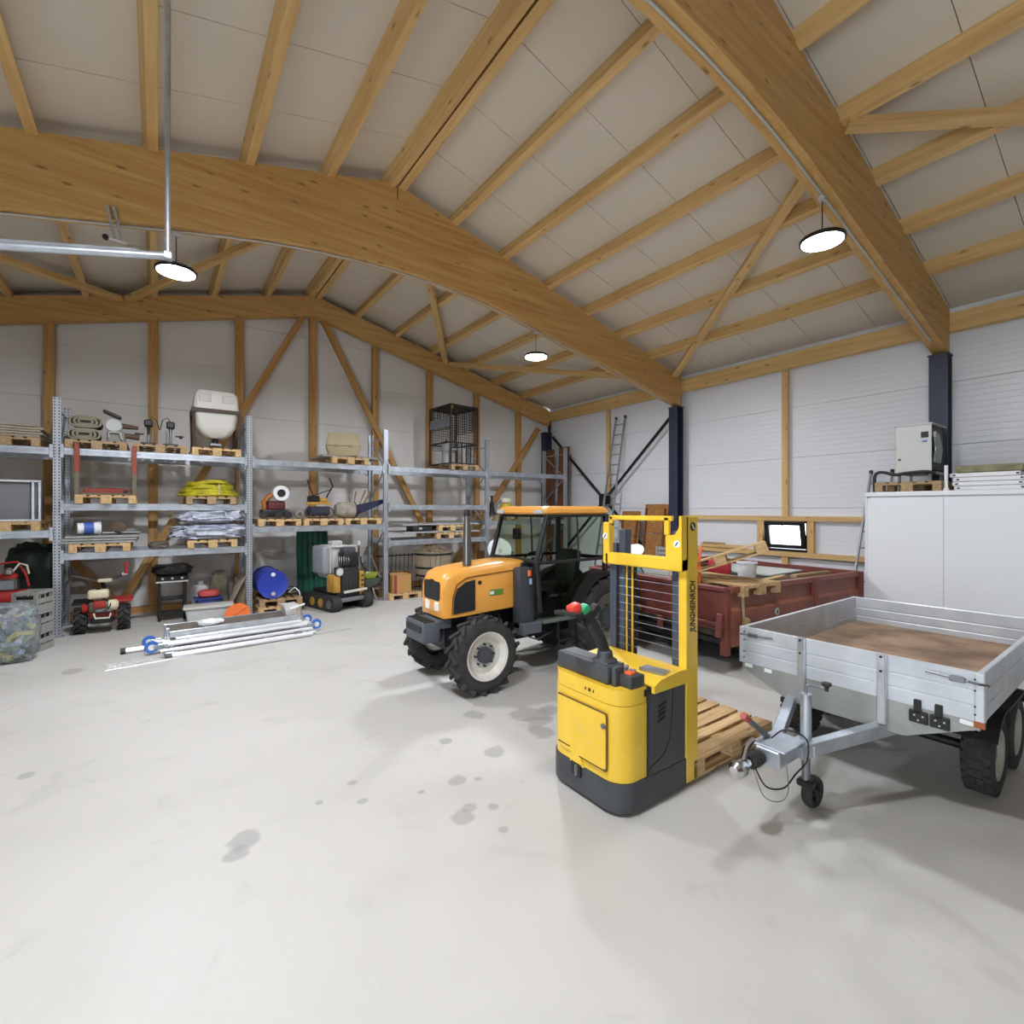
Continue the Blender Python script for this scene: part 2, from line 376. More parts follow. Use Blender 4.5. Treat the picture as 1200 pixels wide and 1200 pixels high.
MB().box((0, 0, .29), (.008, .64, .44)).build('pane', GLASS, w1, (XR-.02, wy, WZ0+.06), (0, R(-11), 0))
MB().cyl((-.04, 0, .53), (-.09, 0, .5), .012).build('handle', BLACK, w1, (XR-.02, wy, WZ0+.06), (0, R(-11), 0))
# pendant high-bay lamps
def lamp(x, y, ztop, label, mat):
    zl = 5.06
    t = thing('pendant_lamp', label, 'lamp', (x, y, zl), 0, 'round pendant lamps under the roof beams')
    MB().lathe([(.06, .075), (.09, .07), (.21, .045), (.225, .03), (.225, .0), (.205, -.004), (.205, .004), (0, .004)], seg=36, cap=True).build('housing', BLACKM, t)
    MB().lathe([(0, -.006), (.2, -.006), (.2, .002), (0, .002)], seg=36, cap=False).build('diffuser', mat, t)
    MB().cyl((0, 0, .07), (0, 0, ztop-zl-.03), .006, seg=6).build('cord', BLACK, t)
    MB().box((0, 0, ztop-zl-.035), (.09, .07, .06), bev=.01).build('junction_box', LGREY, t)
for (x, y, lb) in ((.19, 7.4, 'glowing round pendant lamp above the walk-behind tractor bay'), (5.95, 7.4, 'glowing round pendant lamp above the tractor cab'), (5.95, 2.35, 'glowing round pendant lamp above the aluminium trailer'),
               (.19, 2.35, 'glowing round pendant lamp on the same beam as the trailer lamp')):
    d = abs(x-RX); lamp(x, y, 5.92-.04*2.6**2-.208*(d-2.6)-.02, lb, LAMPD if (x > 5 and y < 3) else LAMPM)

# ---------------------------------------------------------------- more helpers
def boxm(mb, mat4, sz):
    g = bmesh.new(); bmesh.ops.create_cube(g, size=1)
    for v in g.verts: v.co = mat4 @ Vector((v.co.x*sz[0], v.co.y*sz[1], v.co.z*sz[2]))
    mb.join(g)
def tyre(parent, c, rad, w, rimr, rimmat, lugs=0, side=-1, name='tyre', hubmat=None, blocks=0, bolts=6):
    """tyre (a part) with rim and hub as its sub-parts; axle along y, outer face towards side*y"""
    h = w/2; m = MB(); rt = rad - (.035 if lugs else .012)
    m.lathe([(rimr, -h*.8), (rimr+(rt-rimr)*.45, -h), (rt-.03, -h*.92), (rt, -h*.7), (rt+.004, 0), (rt, h*.7), (rt-.03, h*.92), (rimr+(rt-rimr)*.45, h), (rimr, h*.8), (rimr-.005, 0), (rimr, -h*.8)], axis='Y', seg=44, cap=False)
    for k in range(lugs):
        for s in (-1, 1):
            a = 2*math.pi*(k + (.5 if s > 0 else 0))/lugs
            mat = Matrix.Rotation(a, 4, 'Y') @ Matrix.Translation((0, s*h*.46, rt+.008)) @ Matrix.Rotation(s*R(42), 4, 'Z')
            boxm(m, mat, (.036, h*1.3, .05))
    for k in range(blocks):
        for s in (-.66, -.22, .22, .66):
            a = 2*math.pi*(k + (.5 if abs(s) < .5 else 0))/blocks
            boxm(m, Matrix.Rotation(a, 4, 'Y') @ Matrix.Translation((0, s*h, rt+.002)), (2*math.pi*rad/blocks*.62, h*.36, .02))
    t = m.build(name, RUBBER, parent, c)
    o = side
    MB().lathe([(rimr+.012, o*h*.86), (rimr-.012, o*h*.8), (rimr-.03, o*h*.45), (rimr-.05, o*h*.2), (rimr*.55, o*h*.28), (rimr*.5, o*h*.12), (.001, o*h*.12)], axis='Y', seg=36, cap=False).build('rim', rimmat, t)
    hb = MB().lathe([(rimr*.36, o*h*.1), (rimr*.34, o*h*.6), (rimr*.26, o*h*.66), (.001, o*h*.66)], axis='Y', seg=18, cap=False)
    for k in range(bolts):
        a = 2*math.pi*k/bolts; hb.cyl((math.cos(a)*rimr*.46, o*h*.1, math.sin(a)*rimr*.46), (math.cos(a)*rimr*.46, o*h*.4, math.sin(a)*rimr*.46), .013, seg=6)
    hb.build('hub', hubmat or STEEL, t)
    return t
def rrect(x0, x1, y0, y1, r, corners='1111', n=6):
    """rounded rectangle outline; corners: (x0y0)(x1y0)(x1y1)(x0y1)"""
    out = []
    for (cx, cy, a0, k) in ((x0, y0, 180, 0), (x1, y0, 270, 1), (x1, y1, 0, 2), (x0, y1, 90, 3)):
        if corners[k] == '0': out.append((cx, cy)); continue
        px = x0+r if cx == x0 else x1-r; py = y0+r if cy == y0 else y1-r
        for i in range(n+1): a = R(a0 + 90*i/n); out.append((px+r*math.cos(a), py+r*math.sin(a)))
    return out
def text(name, s, size, mat, parent, right, up, loc, ext=.0015, bold=0, sx=1, shear=0):
    cu = bpy.data.curves.new(name, 'FONT'); cu.body = s; cu.size = size; cu.extrude = ext; cu.offset = bold; cu.shear = shear; cu.align_x = 'CENTER'; cu.align_y = 'CENTER'
    o = bpy.data.objects.new(name+'_tmp', cu); COL.objects.link(o); bpy.context.view_layer.update()
    me = bpy.data.meshes.new_from_object(o.evaluated_get(bpy.context.evaluated_depsgraph_get())); bpy.data.objects.remove(o)
    me.materials.clear(); me.materials.append(mat)
    for v in me.vertices: v.co.x *= sx
    r, u = Vector(right).normalized(), Vector(up).normalized(); n = r.cross(u)
    m = Matrix((r, u, n)).transposed().to_4x4(); m.translation = loc
    o = ob(name, me, parent); o.matrix_local = m
    return o
def pal_mesh(sz, mat):
    k = ('pal', sz, mat.name)
    if k not in CACHE:
        long_y = sz[1] > sz[0]
        CACHE[k] = MB().box((0,0,0), sz if not long_y else (sz[1], sz[0], sz[2])).mesh('pallet_piece', mat, False)
    return CACHE[k]
def pallet(x, y, z, rz, label, mat=None, tilt=None, group=None, thick=1):
    """euro pallet 1.2 x 0.8 x 0.144; every board and block a part"""
    mat = mat or PALW
    t = thing('pallet', label, 'pallet', (x, y, z), rz, group)
    if tilt: t.rotation_euler = tilt
    def piece(n, c, sz):
        o = ob(n, pal_mesh(sz, mat), t, c)
        if sz[1] > sz[0]: o.rotation_euler = (0, 0, R(90))
    for yy, w in ((-.3275, .145), (-.1625, .1), (0, .145), (.1625, .1), (.3275, .145)): piece('deck_board', (0, yy, .133), (1.2, w, .022))
    for xx in (-.5275, 0, .5275): piece('cross_board', (xx, 0, .111), (.145, .8, .022))
    for xx in (-.5275, 0, .5275):
        for yy, w in ((-.35, .1), (0, .145), (.35, .1)): piece('block', (xx, yy, .061), (.145, w, .078))
    for yy, w in ((-.35, .1), (0, .145), (.35, .1)): piece('bottom_board', (0, yy, .011), (1.2, w, .022))
    return t

# ---------------------------------------------------------------- yellow pedestrian stacker
def stacker():
    t = thing('pallet_stacker', 'yellow pedestrian pallet stacker with tall mast and black base skirt', 'stacker', (2.5, 2.2, 0))
    MB().prism(rrect(0, .72, 0, .77, .17, '1001'), 'XY', .03, .225).build('base_skirt', DGREY, t)
    b = MB().prism(rrect(.012, .275, .012, .758, .155, '1001'), 'XY', .228, .75)
    b.prism(rrect(.016, .275, .016, .754, .153, '1001'), 'XY', .754, .86).build('front_cowl', YEL, t)
    # service door on the operator face
    d = MB().prism(rrect(.14, .63, .30, .69, .03), 'YZ', -.004, .03).build('service_panel', YEL, t)
    fr = MB()
    for a, b_ in (((-.0005, .14, .69), (-.0005, .63, .69)), ((-.0005, .135, .3), (-.0005, .135, .69)), ((-.0005, .14, .295), (-.0005, .4, .295)), ((-.0005, .5, .33), (-.0005, .63, .33))): fr.cyl(a, b_, .007, seg=6)
    fr.build('panel_gap', M('worn_dark_gap', '6a4a22', .8), d)
    MB().lathe([(.02, -.012), (.02, .0), (.0, -.012)], (0,0,0), 'X', 12).build('panel_lock', STEEL, d, (-.002, .16, .6))
    MB().box((-.006, .43, .19), (.012, .10, .09)).build('tow_slot', BLACK, t); MB().cyl((-.014, .42, .15), (-.014, .42, .23), .012, seg=8).build('tow_pin', STEEL, t)
    for yy in (.3, .34, .26): MB().box((-.0, yy, .81), (.006, .018 if yy == .3 else .006, .02)).build('sign_mark', BLACK, t)
    MB().prism([(.36, .225), (.5, .225), (.47, .30), (.39, .30)], 'YZ', -.004, .02).build('panel_tab', YEL, t)
    for yy, zz, ln in ((.36, .5, .12), (.3, .43, .08), (.45, .56, .05)): MB().box((-.0045, yy, zz), (.001, ln, .006), (R(18), 0, 0)).build('scuff_mark', M('scuffed_paint', 'cdb98a', .7), d)
    # dark side panels with louvres
    s = MB().prism(rrect(.28, .715, .004, .766, .01), 'XY', .228, .80).build('side_panel', M('anthracite_panel', '4a4c50', .5, 0, '404246', 4), t)
    for k in range(4): MB().box((.44-.006*k, .002, .70-.035*k), (.085, .008, .014), (0, R(-14), 0)).build('louvre', BLACK, s)
    sl = MB().tube([(.56, .003, .8), (.55, .003, .6), (.52, .003, .42), (.45, .003, .33), (.285, .003, .28)], .004, 6).build('panel_seam', BLACK, s)
    MB().box((.277, .385, .54), (.006, .772, .62)).build('cowl_seam', BLACK, s)
    # top deck
    dk = MB().prism([(.33, .80), (.72, .80), (.72, .90), (.62, .905), (.40, .885), (.33, .85)], 'XZ', -.012, .782).build('top_deck', YEL, t)
    MB().box((.5, .12, .902), (.1, .2, .02), (0, R(2), R(8))).build('document_tray', GALV, dk)
    MB().box((.3, .385, .815), (.1, .74, .05)).build('deck_well', BLACK, t)
    kn = MB()
    for k, (xx, yy) in enumerate(((.33, .34), (.37, .28), (.30, .27), (.40, .36), (.34, .2))): kn.box((xx, yy, .90), (.06, .03, .04), (0, 0, .5*k), .006)
    kn.build('cable_plug', M('grey_plug', '7c8084', .6), t)
    # console
    c = MB().box((.145, .45, .925), (.17, .54, .13), None, .02, 2).build('console', DGREY, t)
    MB().box((.155, .45, .992), (.12, .46, .012), None, .004).build('console_lid', M('mid_grey_plastic', '5b5f63', .5), c)
    MB().box((.13, .15, .92), (.1, .045, .15), None, .018, 2).build('armrest', DGREY, t)
    k = MB().box((.2, .09, .90), (.15, .13, .09), None, .015, 2).build('switch_box', DGREY, t)
    MB().box((.19, .09, .95), (.06, .06, .02), None, .006).build('warning_light', M('orange_lens', 'f0682c', .3), k)
    # tiller
    ti = MB().lathe([(.095, .98), (.09, 1.0), (.06, 1.02), (.055, 1.06), (.04, 1.075)], (.16, .3, 0), 'Z', 20).build('tiller_base', DGREY, t)
    ax = MB().tube([(.16, .3, 1.05), (.12, .305, 1.15), (.05, .315, 1.27), (.0, .325, 1.34), (-.06, .335, 1.375)], .042, 10).build('tiller_arm', BLACK, t)
    hd = MB().box((.02, .32, 1.335), (.2, .075, .06), (0, R(-42), R(-6)), .018, 2).build('tiller_head', BLACK, t)
    MB().box((-.105, .345, 1.395), (.09, .085, .075), (0, R(-20), R(-6)), .02, 2).build('belly_button', M('red_button', 'e0493a', .4), hd)
    MB().box((-.03, .33, 1.385), (.08, .09, .06), (0, R(-30), R(-6)), .02, 2).build('rocker_switch', M('green_button', '2f9a68', .4), hd)
    for q in range(3): MB().box((.035+.03*q, .32, 1.345-.035*q+.01), (.012, .05, .03), (0, R(-42), 0), .003).build('key_button', M('key_grey', '8a8d90', .5), hd)
    MB().tube([(-.07, .30, 1.35), (-.14, .3, 1.36), (-.2, .36, 1.375), (-.21, .42, 1.37), (-.16, .45, 1.36), (-.08, .41, 1.365)], .016, 8).build('handle_loop', BLACK, hd)
    # mast
    MB().box((.795, .035, 1.04), (.15, .07, 2.02), None, .006).build('mast_upright', YEL, t)
    MB().box((.795, .735, .92), (.15, .07, 1.78), None, .006).build('mast_upright', M('slate_painted_steel', '4b5160', .45, .2), t)
    for yy in (.115, .655): MB().box((.79, yy, 1.0), (.09, .07, 1.86), None, .012, 2).build('lift_channel', M('slate_painted_steel', '4b5160', .45, .2), t)
    for yy in (.6, .54): MB().box((.75, yy, 1.28), (.012, .01, .8)).build('guard_strip', YEL, t)
    MB().box((.80, .57, 1.25), (.03, .05, .85)).build('lift_chain', M('oily_chain', '3d342a', .5, .6), t)
    gw = MB().cyl((0, -.31, 0), (0, .31, 0), .0022, seg=5).mesh('guard_wire', STEEL)
    for i in range(11): ob('guard_wire', gw, t, (.742, .39, .95+.07*i))
    # head yoke
    yk = MB()
    yk.prism([(0, 1.64), (.14, 1.64), (.14, 1.9), (.06, 1.91), (.03, 1.95), (.0, 2.05)], 'YZ', .66, .74)
    yk.box((.70, .385, 1.68), (.08, .77, .10), None, .01); yk.box((.70, .765, 1.81), (.08, .07, .36), None, .01)
    yk.box((.72, .44, 2.03), (.03, .64, .04), None, .005); yk.box((.72, .17, 1.97), (.03, .045, .14), None, .005); yk.box((.72, .745, 2.0), (.03, .03, .08))
    hy = yk.build('mast_head', YEL, t)
    for i, (yy, zz) in enumerate(((.765, 1.87), (.04, 1.84))):
        ds = MB().lathe([(.0, 0), (.028, 0), (.028, -.003), (0, -.003)], (.659, yy, zz), 'X', 18, False).build('warning_sticker', WHITEP, hy)
        MB().box((.6545, yy, zz), (.003, .008, .036), (R(35), 0, 0)).build('sticker_mark', BLACK, hy)
    st = MB().lathe([(.0, 0), (.034, 0), (.034, -.002), (0, -.002)], (.80, -.001, 1.97), 'Y', 18, False).build('warning_ring', BLACK, hy)
    MB().box((.80, -.004, 1.97), (.012, .002, .045), (0, R(-35), 0)).build('ring_arrow', WHITEP, hy)
    text('brand_lettering', 'JUNGHEINRICH', .092, BLACK, t, (0,0,1), (-1,0,0), (.80, -.002, 1.36), .001, .002, .60, .22)
    # forks and load wheels
    for yy in (.215, .585):
        MB().box((1.4, yy, .085), (1.1, .16, .05), None, .008).build('fork', YEL, t)
    MB().box((.86, .4, .2), (.04, .6, .34), None, .006).build('fork_carriage', BLACKM, t)
    for xx, yy in ((.3, .15), (.3, .62), (.5, .385)): MB().cyl((xx, yy-.04, .06), (xx, yy+.04, .06), .06, seg=16).build('drive_wheel', RUBBER, t)
stacker()
pallet(3.3+.62, 2.2+.4, .03, 0, 'clean pallet sitting on the yellow stacker forks')

# ---------------------------------------------------------------- orange vineyard tractor
def tractor():
    t = thing('tractor', 'small orange vineyard tractor with glazed cab and white wheel rims', 'tractor', (4.0, 5.28, 0))
    WR = M('white_rim_paint', 'dcdad2', .4, 0, 'cfcac0', 5)
    for s in (-1, 1):
        tyre(t, (-.98, s*.56, .44), .44, .25, .265, WR, 17, s, hubmat=DGREY, bolts=8)
        tyre(t, (1.05, s*.52, .6), .6, .34, .36, M('shaded_rim_paint', '7d7a73', .6), 20, s, hubmat=DGREY, bolts=8)  # rear rims get a dull colour standing in for shade on white paint
    # bonnet: lofted sections along x
    rings = []
    def sec(x, hw, zb, ztp, r):
        pts = [(hw, zb), (hw, zb+.2), (hw-.01, ztp-r)]
        for i in range(1, 6): a = R(90*i/5); pts.append((hw-.01-r+r*math.cos(a), ztp-r+r*math.sin(a)))
        pts.append((0, ztp+.008))
        full = pts + [(-y_, z_) for y_, z_ in pts[::-1][1:]]
        return [Vector((x, y_, z_)) for y_, z_ in full]
    for x, hw, zb, ztp, r in ((-1.345, .25, .85, 1.1, .06), (-1.34, .275, .84, 1.24, .08), (-1.29, .29, .84, 1.345, .1), (-1.2, .297, .84, 1.385, .11), (-1.0, .30, .845, 1.41, .1), (-.7, .302, .86, 1.435, .09), (-.35, .302, .87, 1.455, .08), (-.12, .30, .88, 1.44, .08)): rings.append(sec(x, hw, zb, ztp, r))
    bn = MB().ringloft(rings).build('bonnet', OCHRE, t, ang=50)
    gr = MB().prism(rrect(-.2, .2, 1.03, 1.25, .04), 'YZ', -1.352, -1.3).build('front_grille', M('grille_mesh', '26262a', .7, 0, '1a1a1d', 60), bn)
    MB().prism([(-.045, 1.27), (.045, 1.27), (.0, 1.2)], 'YZ', -1.358, -1.34).build('badge', CHROME, bn)
    for yy in (-.12, .12): MB().box((-1.345, yy, .955), (.02, .1, .11), None, .008).build('headlight', M('headlamp_glass', 'f2eee2', .2), bn)
    for s in (-1, 1):
        MB().prism([(-1.22, .88), (-.93, .9), (-.93, 1.26), (-1.06, 1.24), (-1.17, 1.17), (-1.21, 1.06)], 'XZ', s*.295, s*.31).build('side_grille', M('grille_mesh'), bn)
        MB().tube([(-1.24, s*.304, .88), (-1.23, s*.304, 1.08), (-1.18, s*.304, 1.22), (-1.05, s*.304, 1.29), (-.9, s*.304, 1.305), (-.15, s*.303, 1.345)], .006, 6).build('bonnet_seam', M('seam_brown', '7a4c14', .7), bn)
        for xx, zz in ((-.86, 1.22), (-.28, 1.26)): MB().lathe([(.025, 0), (.025, .012), (0, .012)], (xx, s*.304, zz), 'Y', 12).build('bonnet_latch', BLACK, bn)
        MB().box((-.62, s*.304, 1.08), (.2, .004, .075)).build('green_decal', M('decal_green', '5f8a34', .5), bn)
        MB().box((-.69, s*.306, 1.08), (.06, .003, .04)).build('decal_mark', WHITEP, bn)
    # drive train, axle, weight carrier
    MB().box((-.7, 0, .66), (1.2, .34, .42), None, .03).build('engine_block', BLACKM, t); MB().box((.4, 0, .58), (1.3, .4, .34), None, .03).build('gearbox', BLACKM, t)
    MB().cyl((-.98, -.5, .44), (-.98, .5, .44), .06, seg=10).build('front_axle', BLACKM, t); MB().cyl((1.05, -.5, .6), (1.05, .5, .6), .09, seg=10).build('rear_axle', BLACKM, t)
    w = MB(); w.box((-1.47, 0, .69), (.22, .5, .24), None, .03, 2); w.box((-1.3, 0, .76), (.2, .44, .1), None, .01); w.box((-1.25, 0, .6), (.2, .3, .16), None, .02)
    w = w.build('weight_carrier', M('slate_casting', '555a62', .6), t)
    for k in range(7): MB().box((-1.49, -.21+.07*k, .812), (.13, .03, .012)).build('carrier_slot', BLACK, w)
    MB().box((-1.585, 0, .73), (.01, .4, .07)).build('front_slot', BLACK, w)
    for q in range(3): MB().tube([(-.8+.25*q, -.24, .8), (-.7+.2*q, -.3, .6), (-.4+.1*q, -.28, .5), (.1, -.25, .55)], .015, 6).build('hydraulic_hose', BLACK, t)
    MB().tube([(-.35, -.36, .55), (-.1, -.45, .45), (.2, -.4, .5)], .012, 6).build('hydraulic_hose', STEEL, t)
    # exhaust
    ex = MB().lathe([(.055, 1.42), (.055, 1.5), (.05, 1.8), (.035, 2.0), (.035, 2.03)], (-.95, -.15, 0), 'Z', 16).build('exhaust_stack', M('exhaust_steel', '7f7d7a', .35, .8), t)
    MB().lathe([(.04, 2.02), (.04, 2.08), (.03, 2.1)], (-.95, -.15, 0), 'Z', 12).build('exhaust_cap', BLACK, ex)
    # cab
    rf = MB()
    rr = []
    for z, e in ((2.035, .0), (2.06, .025), (2.10, .02), (2.13, -.01), (2.145, -.06)): rr.append([Vector((x_, y_, z)) for x_, y_ in rrect(-.03-e, 1.13+e, -.52-e, .52+e, .09)])
    rf.ringloft(rr); roof = rf.build('cab_roof', OCHRE, t, ang=30)
    MB().box((-.045, -.42, 2.07), (.06, .16, .055), None, .01).build('work_light', LGREY, roof); MB().box((-.045, .42, 2.07), (.06, .16, .055), None, .01).build('work_light', LGREY, roof)
    P = BLACK
    def pil(a, b, r=.03): bar('cab_pillar', a, b, r*2, r*1.7, P, t, bev=.008)
    for s in (-1, 1):
        pil((.03, s*.5, 2.04), (-.15, s*.5, 1.43)); pil((-.15, s*.5, 1.45), (-.1, s*.5, .8), .035)
        pil((.55, s*.5, 2.04), (.58, s*.5, 1.42), .014); pil((1.1, s*.5, 2.04), (1.08, s*.5, 1.0), .035)
        pil((-.14, s*.5, 1.42), (1.08, s*.5, 1.42), .022); pil((.0, s*.5, 2.02), (1.1, s*.5, 2.02), .025)
        MB().prism([(-.1, 1.42), (1.06, 1.42), (1.07, 2.02), (.07, 2.02)], 'XZ', s*.497, s*.503).build('side_glass', TGLASS, t)
        MB().prism([(-.09, .72), (.52, .72), (.62, 1.1), (.9, 1.4), (-.12, 1.4)], 'XZ', s*.497, s*.503).build('door_glass', TGLASS, t)
        # fender and side cowl
        fd = []
        for k in range(9): a = R(20+150*k/8); fd.append((1.05+.66*math.cos(a), .6+.66*math.sin(a)))
        fi = [(1.05+.63*math.cos(R(20+150*k/8)), .6+.63*math.sin(R(20+150*k/8))) for k in range(9)]
        MB().prism(fd+fi[::-1], 'XZ', s*.34, s*.68).build('fender', BLACK, t)
        MB().box((-.25, s*.37, .98), (.24, .18, .78), None, .03, 2).build('side_cowl', M('dark_slate_cowl', '3b3f45', .5), t)
        MB().box((-.235, s*.47, 1.3), (.05, .03, .08), None, .01).build('indicator', ORANGE, t); MB().box((-.225, s*.48, 1.2), (.03, .02, .07)).build('side_reflector', M('reflector_blue', '9db9d8', .3), t)
        MB().box((.2, s*.46, .68), (.55, .22, .04), None, .006).build('foot_plate', M('green_grey_plate', '5d6a60', .6), t)
        st = MB(); st.box((.16, s*.56, .42), (.02, .03, .46)); st.box((.46, s*.56, .42), (.02, .03, .46)); st.box((.31, s*.56, .21), (.32, .05, .03)); st.box((.31, s*.56, .42), (.32, .05, .03)); st.build('step', BLACKM, t)
        MB().box((-.22, s*.42, .62), (.3, .2, .14), None, .01).build('battery_box', M('slate_casting'), t)
    for z0, z1, x0, x1 in ((1.46, 2.02, -.135, .03),):
        MB().prism([(-.47, 1.46), (.47, 1.46), (.47, 2.02), (-.47, 2.02)], 'YZ', -.003, .003).build('windscreen', TGLASS, t, (-.055, 0, 0)).rotation_euler = (0, 0, 0)
    MB().box((1.09, 0, 1.72), (.006, .94, .6)).build('rear_window', TGLASS, t)
    pil((-.14, -.48, 1.44), (-.14, .48, 1.44), .03); pil((1.09, -.48, 1.42), (1.09, .48, 1.42), .03); pil((.02, -.48, 2.02), (.02, .48, 2.02), .025)
    MB().box((-.1, 0, 1.22), (.3, .66, .4), None, .05, 2).build('dashboard', BLACK, t); MB().box((.5, 0, .74), (1.2, .8, .05)).build('cab_floor', BLACK, t)
    wh = MB(); n = 20; wh.tube([(.2+.06*math.cos(2*math.pi*i/n), .18*math.sin(2*math.pi*i/n), 1.43+.16*math.cos(2*math.pi*i/n)*.5) for i in range(n)], .014, 6, True)
    wh.cyl((.0, 0, 1.25), (.2, 0, 1.43), .02, seg=8).build('steering_wheel', BLACK, t)
    se = MB(); se.box((.62, 0, 1.0), (.42, .42, .14), None, .05, 2); se.box((.84, 0, 1.28), (.12, .42, .5), (0, R(10), 0), .05, 2); se.build('seat', M('dark_green_vinyl', '26302c', .6), t)
    for q, yy in enumerate((-.25, -.3, .28)): MB().tube([(.45, yy, .78), (.43, yy, 1.1), (.4, yy, 1.2)], .012, 6).build('lever', BLACKM, t)
    MB().box((.2, .38, 1.75), (.03, .14, .16), (0, 0, .3), .01).build('cab_mirror', BLACK, t)
    MB().box((.1, -.47, 1.94), (.03, .03, .1), None, .01).build('grab_handle', BLACK, t)
TGLASS = M('tinted_glass', 'dfe8dd', .03, 0, trans=1, ior=1.05)
tractor()

# ---------------------------------------------------------------- aluminium flatbed trailer
def trailer():
    t = thing('flatbed_trailer', 'aluminium sided tandem axle flatbed trailer with empty bed', 'trailer', (4.15, .745, 0))
    L_, W_ = 2.45, 1.52; ZB, ZT = .77, 1.08
    AP = M('aluminium_board', 'd3d8de', .4, .35, 'c4cad1', 5); SK = M('dull_aluminium', 'a9aba8', .5, .5, '979a98', 4)
    def board(name, p0, p1, out):
        """hollow-section drop side: three proud bands and a top rail, from p0 to p1, facing 'out'"""
        d = Vector(p1)-Vector(p0); ln = d.length; m = MB()
        m.box((ln/2, 0, .15), (ln, .022, .30)); 
        for z0, z1 in ((.0, .095), (.105, .19), (.2, .31)): m.box((ln/2, 0, (z0+z1)/2), (ln, .034, z1-z0), None, .004)
        b_ = m.build(name, AP, t, (p0[0], p0[1], ZB), (0, 0, math.atan2(d.y, d.x)))
        return b_
    board('front_board', (0, 0.0), (0, W_), -1); board('side_board', (0, 0), (L_, 0), -1); board('side_board', (0, W_), (L_, W_), 1); board('rear_board', (L_, 0), (L_, W_), 1)
    for xx in (0, L_):
        for yy in (0, W_):
            cp = MB().box((xx, yy, ZB+.155), (.05, .05, .31), None, .006).build('corner_post', AP, t)
            if xx == 0:
                for zz in (.05, .1, .2, .27): MB().cyl((xx-.03, yy+(.02 if yy < 1 else -.02), ZB+zz), (xx-.02, yy+(.02 if yy < 1 else -.02), ZB+zz), .006, seg=6).build('bolt', BLACKM, cp)
    for yy, s in ((0, 1), (W_, -1)):
        lt = MB(); lt.cyl((-.035, yy+s*.05, ZB+.25), (-.035, yy+s*.26, ZB+.262), .009, seg=8); lt.box((-.035, yy+s*.1, ZB+.252), (.025, .08, .035), None, .006); lt.tube([(-.03, yy+s*.06, ZB+.25), (-.05, yy, ZB+.25), (0, yy-s*.04, ZB+.24)], .008, 6)
        lt.build('latch', STEEL, t)
    for yy, z0 in ((1.03, .58), (.50, .57)):
        st = MB().box((-.04, yy, (z0+1.12)/2), (.035, .05, 1.06-z0), None, .004).build('stake', ALU, t)
        for zz in (.97, 1.07): MB().cyl((-.065, yy, zz), (-.05, yy, zz), .009, seg=8).build('bolt', BLACKM, st)
    sk = MB().prism([(0, .79), (W_, .79), (W_, .72), (1.13, .55), (.38, .55), (.02, .72), (0, .72)], 'YZ', -.012, .012).build('front_skirt', SK, t)
    for yy in (.06, W_-.06):
        MB().box((-.02, yy, .755), (.02, .07, .03), None, .006).build('marker_light', WHITEP, sk)
    MB().box((-.016, 1.3, .75), (.004, .06, .03)).build('sticker', WHITEP, sk)
    for yy in (.30, .19):
        h = MB(); h.box((-.025, yy, .71), (.02, .10, .08), None, .004); h.box((-.025, yy+.005, .78), (.02, .04, .09), None, .004); h = h.build('chock_holder', BLACK, t)
        for q in ((.02, .01), (-.025, .01), (0, -.02)): MB().cyl((-.038, yy+q[0], .71+q[1]), (-.034, yy+q[0], .71+q[1]), .006, seg=6).build('rivet', LGREY, h)
    MB().box((-.014, .0, .76), (.03, .05, .04)).build('rust_corner', M('rust', '9c5a34', .8), t)
    MB().box((L_/2, W_/2, .80), (L_-.03, W_-.03, .018)).build('plywood_bed', M('worn_brown_plywood', '9b8168', .75, 0, '6f5a48', 3, detail=8), t)
    fr = MB()
    for yy in (.35, W_-.35): fr.box((L_/2, yy, .73), (L_, .06, .12))
    for xx in (.02, .8, 1.6, L_-.03): fr.box((xx, W_/2, .75), (.05, W_-.06, .08))
    fr.build('chassis', GALV, t)
    for xx in (.85, 1.5):
        for yy, s in ((.13, -1), (W_-.13, 1)): tyre(t, (xx, yy, .295), .295, .19, .17, M('silver_rim', 'b5b4ac', .4, .5), 0, s, blocks=26, bolts=5)
        MB().cyl((xx, .2, .295), (xx, W_-.2, .295), .035, seg=10).build('axle', BLACKM, t)
    for yy in (.13, W_-.13):
        mg = []; mi = []
        for cx, a0, a1 in ((.85, 148, 78), (1.5, 102, 32)):
            for k in range(8): a = R(a0+(a1-a0)*k/7); mg.append((cx+.36*math.cos(a), .295+.34*math.sin(a))); mi.append((cx+.345*math.cos(a), .295+.325*math.sin(a)))
        MB().prism(mg+mi[::-1], 'XZ', yy-.12, yy+.12).build('mudguard', BLACK, t)
    # v drawbar with overrun coupling
    for a, b in (((-.62, .80, .45), (.45, .30, .62)), ((-.72, .92, .45), (.45, 1.25, .62))): bar('drawbar', a, b, .07, .09, GALV, t)
    hd = MB().box((-.72, .88, .455), (.32, .16, .11), None, .008).build('drawbar_head', GALV, t)
    MB().box((-.72, .88, .515), (.3, .22, .012), None, .003).build('head_plate', GALV, hd)
    MB().lathe([(.045, -.9), (.05, -.93), (.042, -.95), (.05, -.97), (.042, -.99), (.05, -1.01), (.04, -1.03)], (0, .92, .45), 'X', 16).build('bellows', RUBBER, t)
    cp = MB().lathe([(.03, -1.02), (.032, -1.06), (.04, -1.1), (.055, -1.14), (.052, -1.19), (.03, -1.215), (.0, -1.22)], (0, .92, .45), 'X', 16).build('coupling', CHROME, t)
    MB().tube([(-1.1, .92, .49), (-1.06, .92, .56), (-.98, .92, .585)], .02, 8).build('coupling_handle', CHROME, cp)
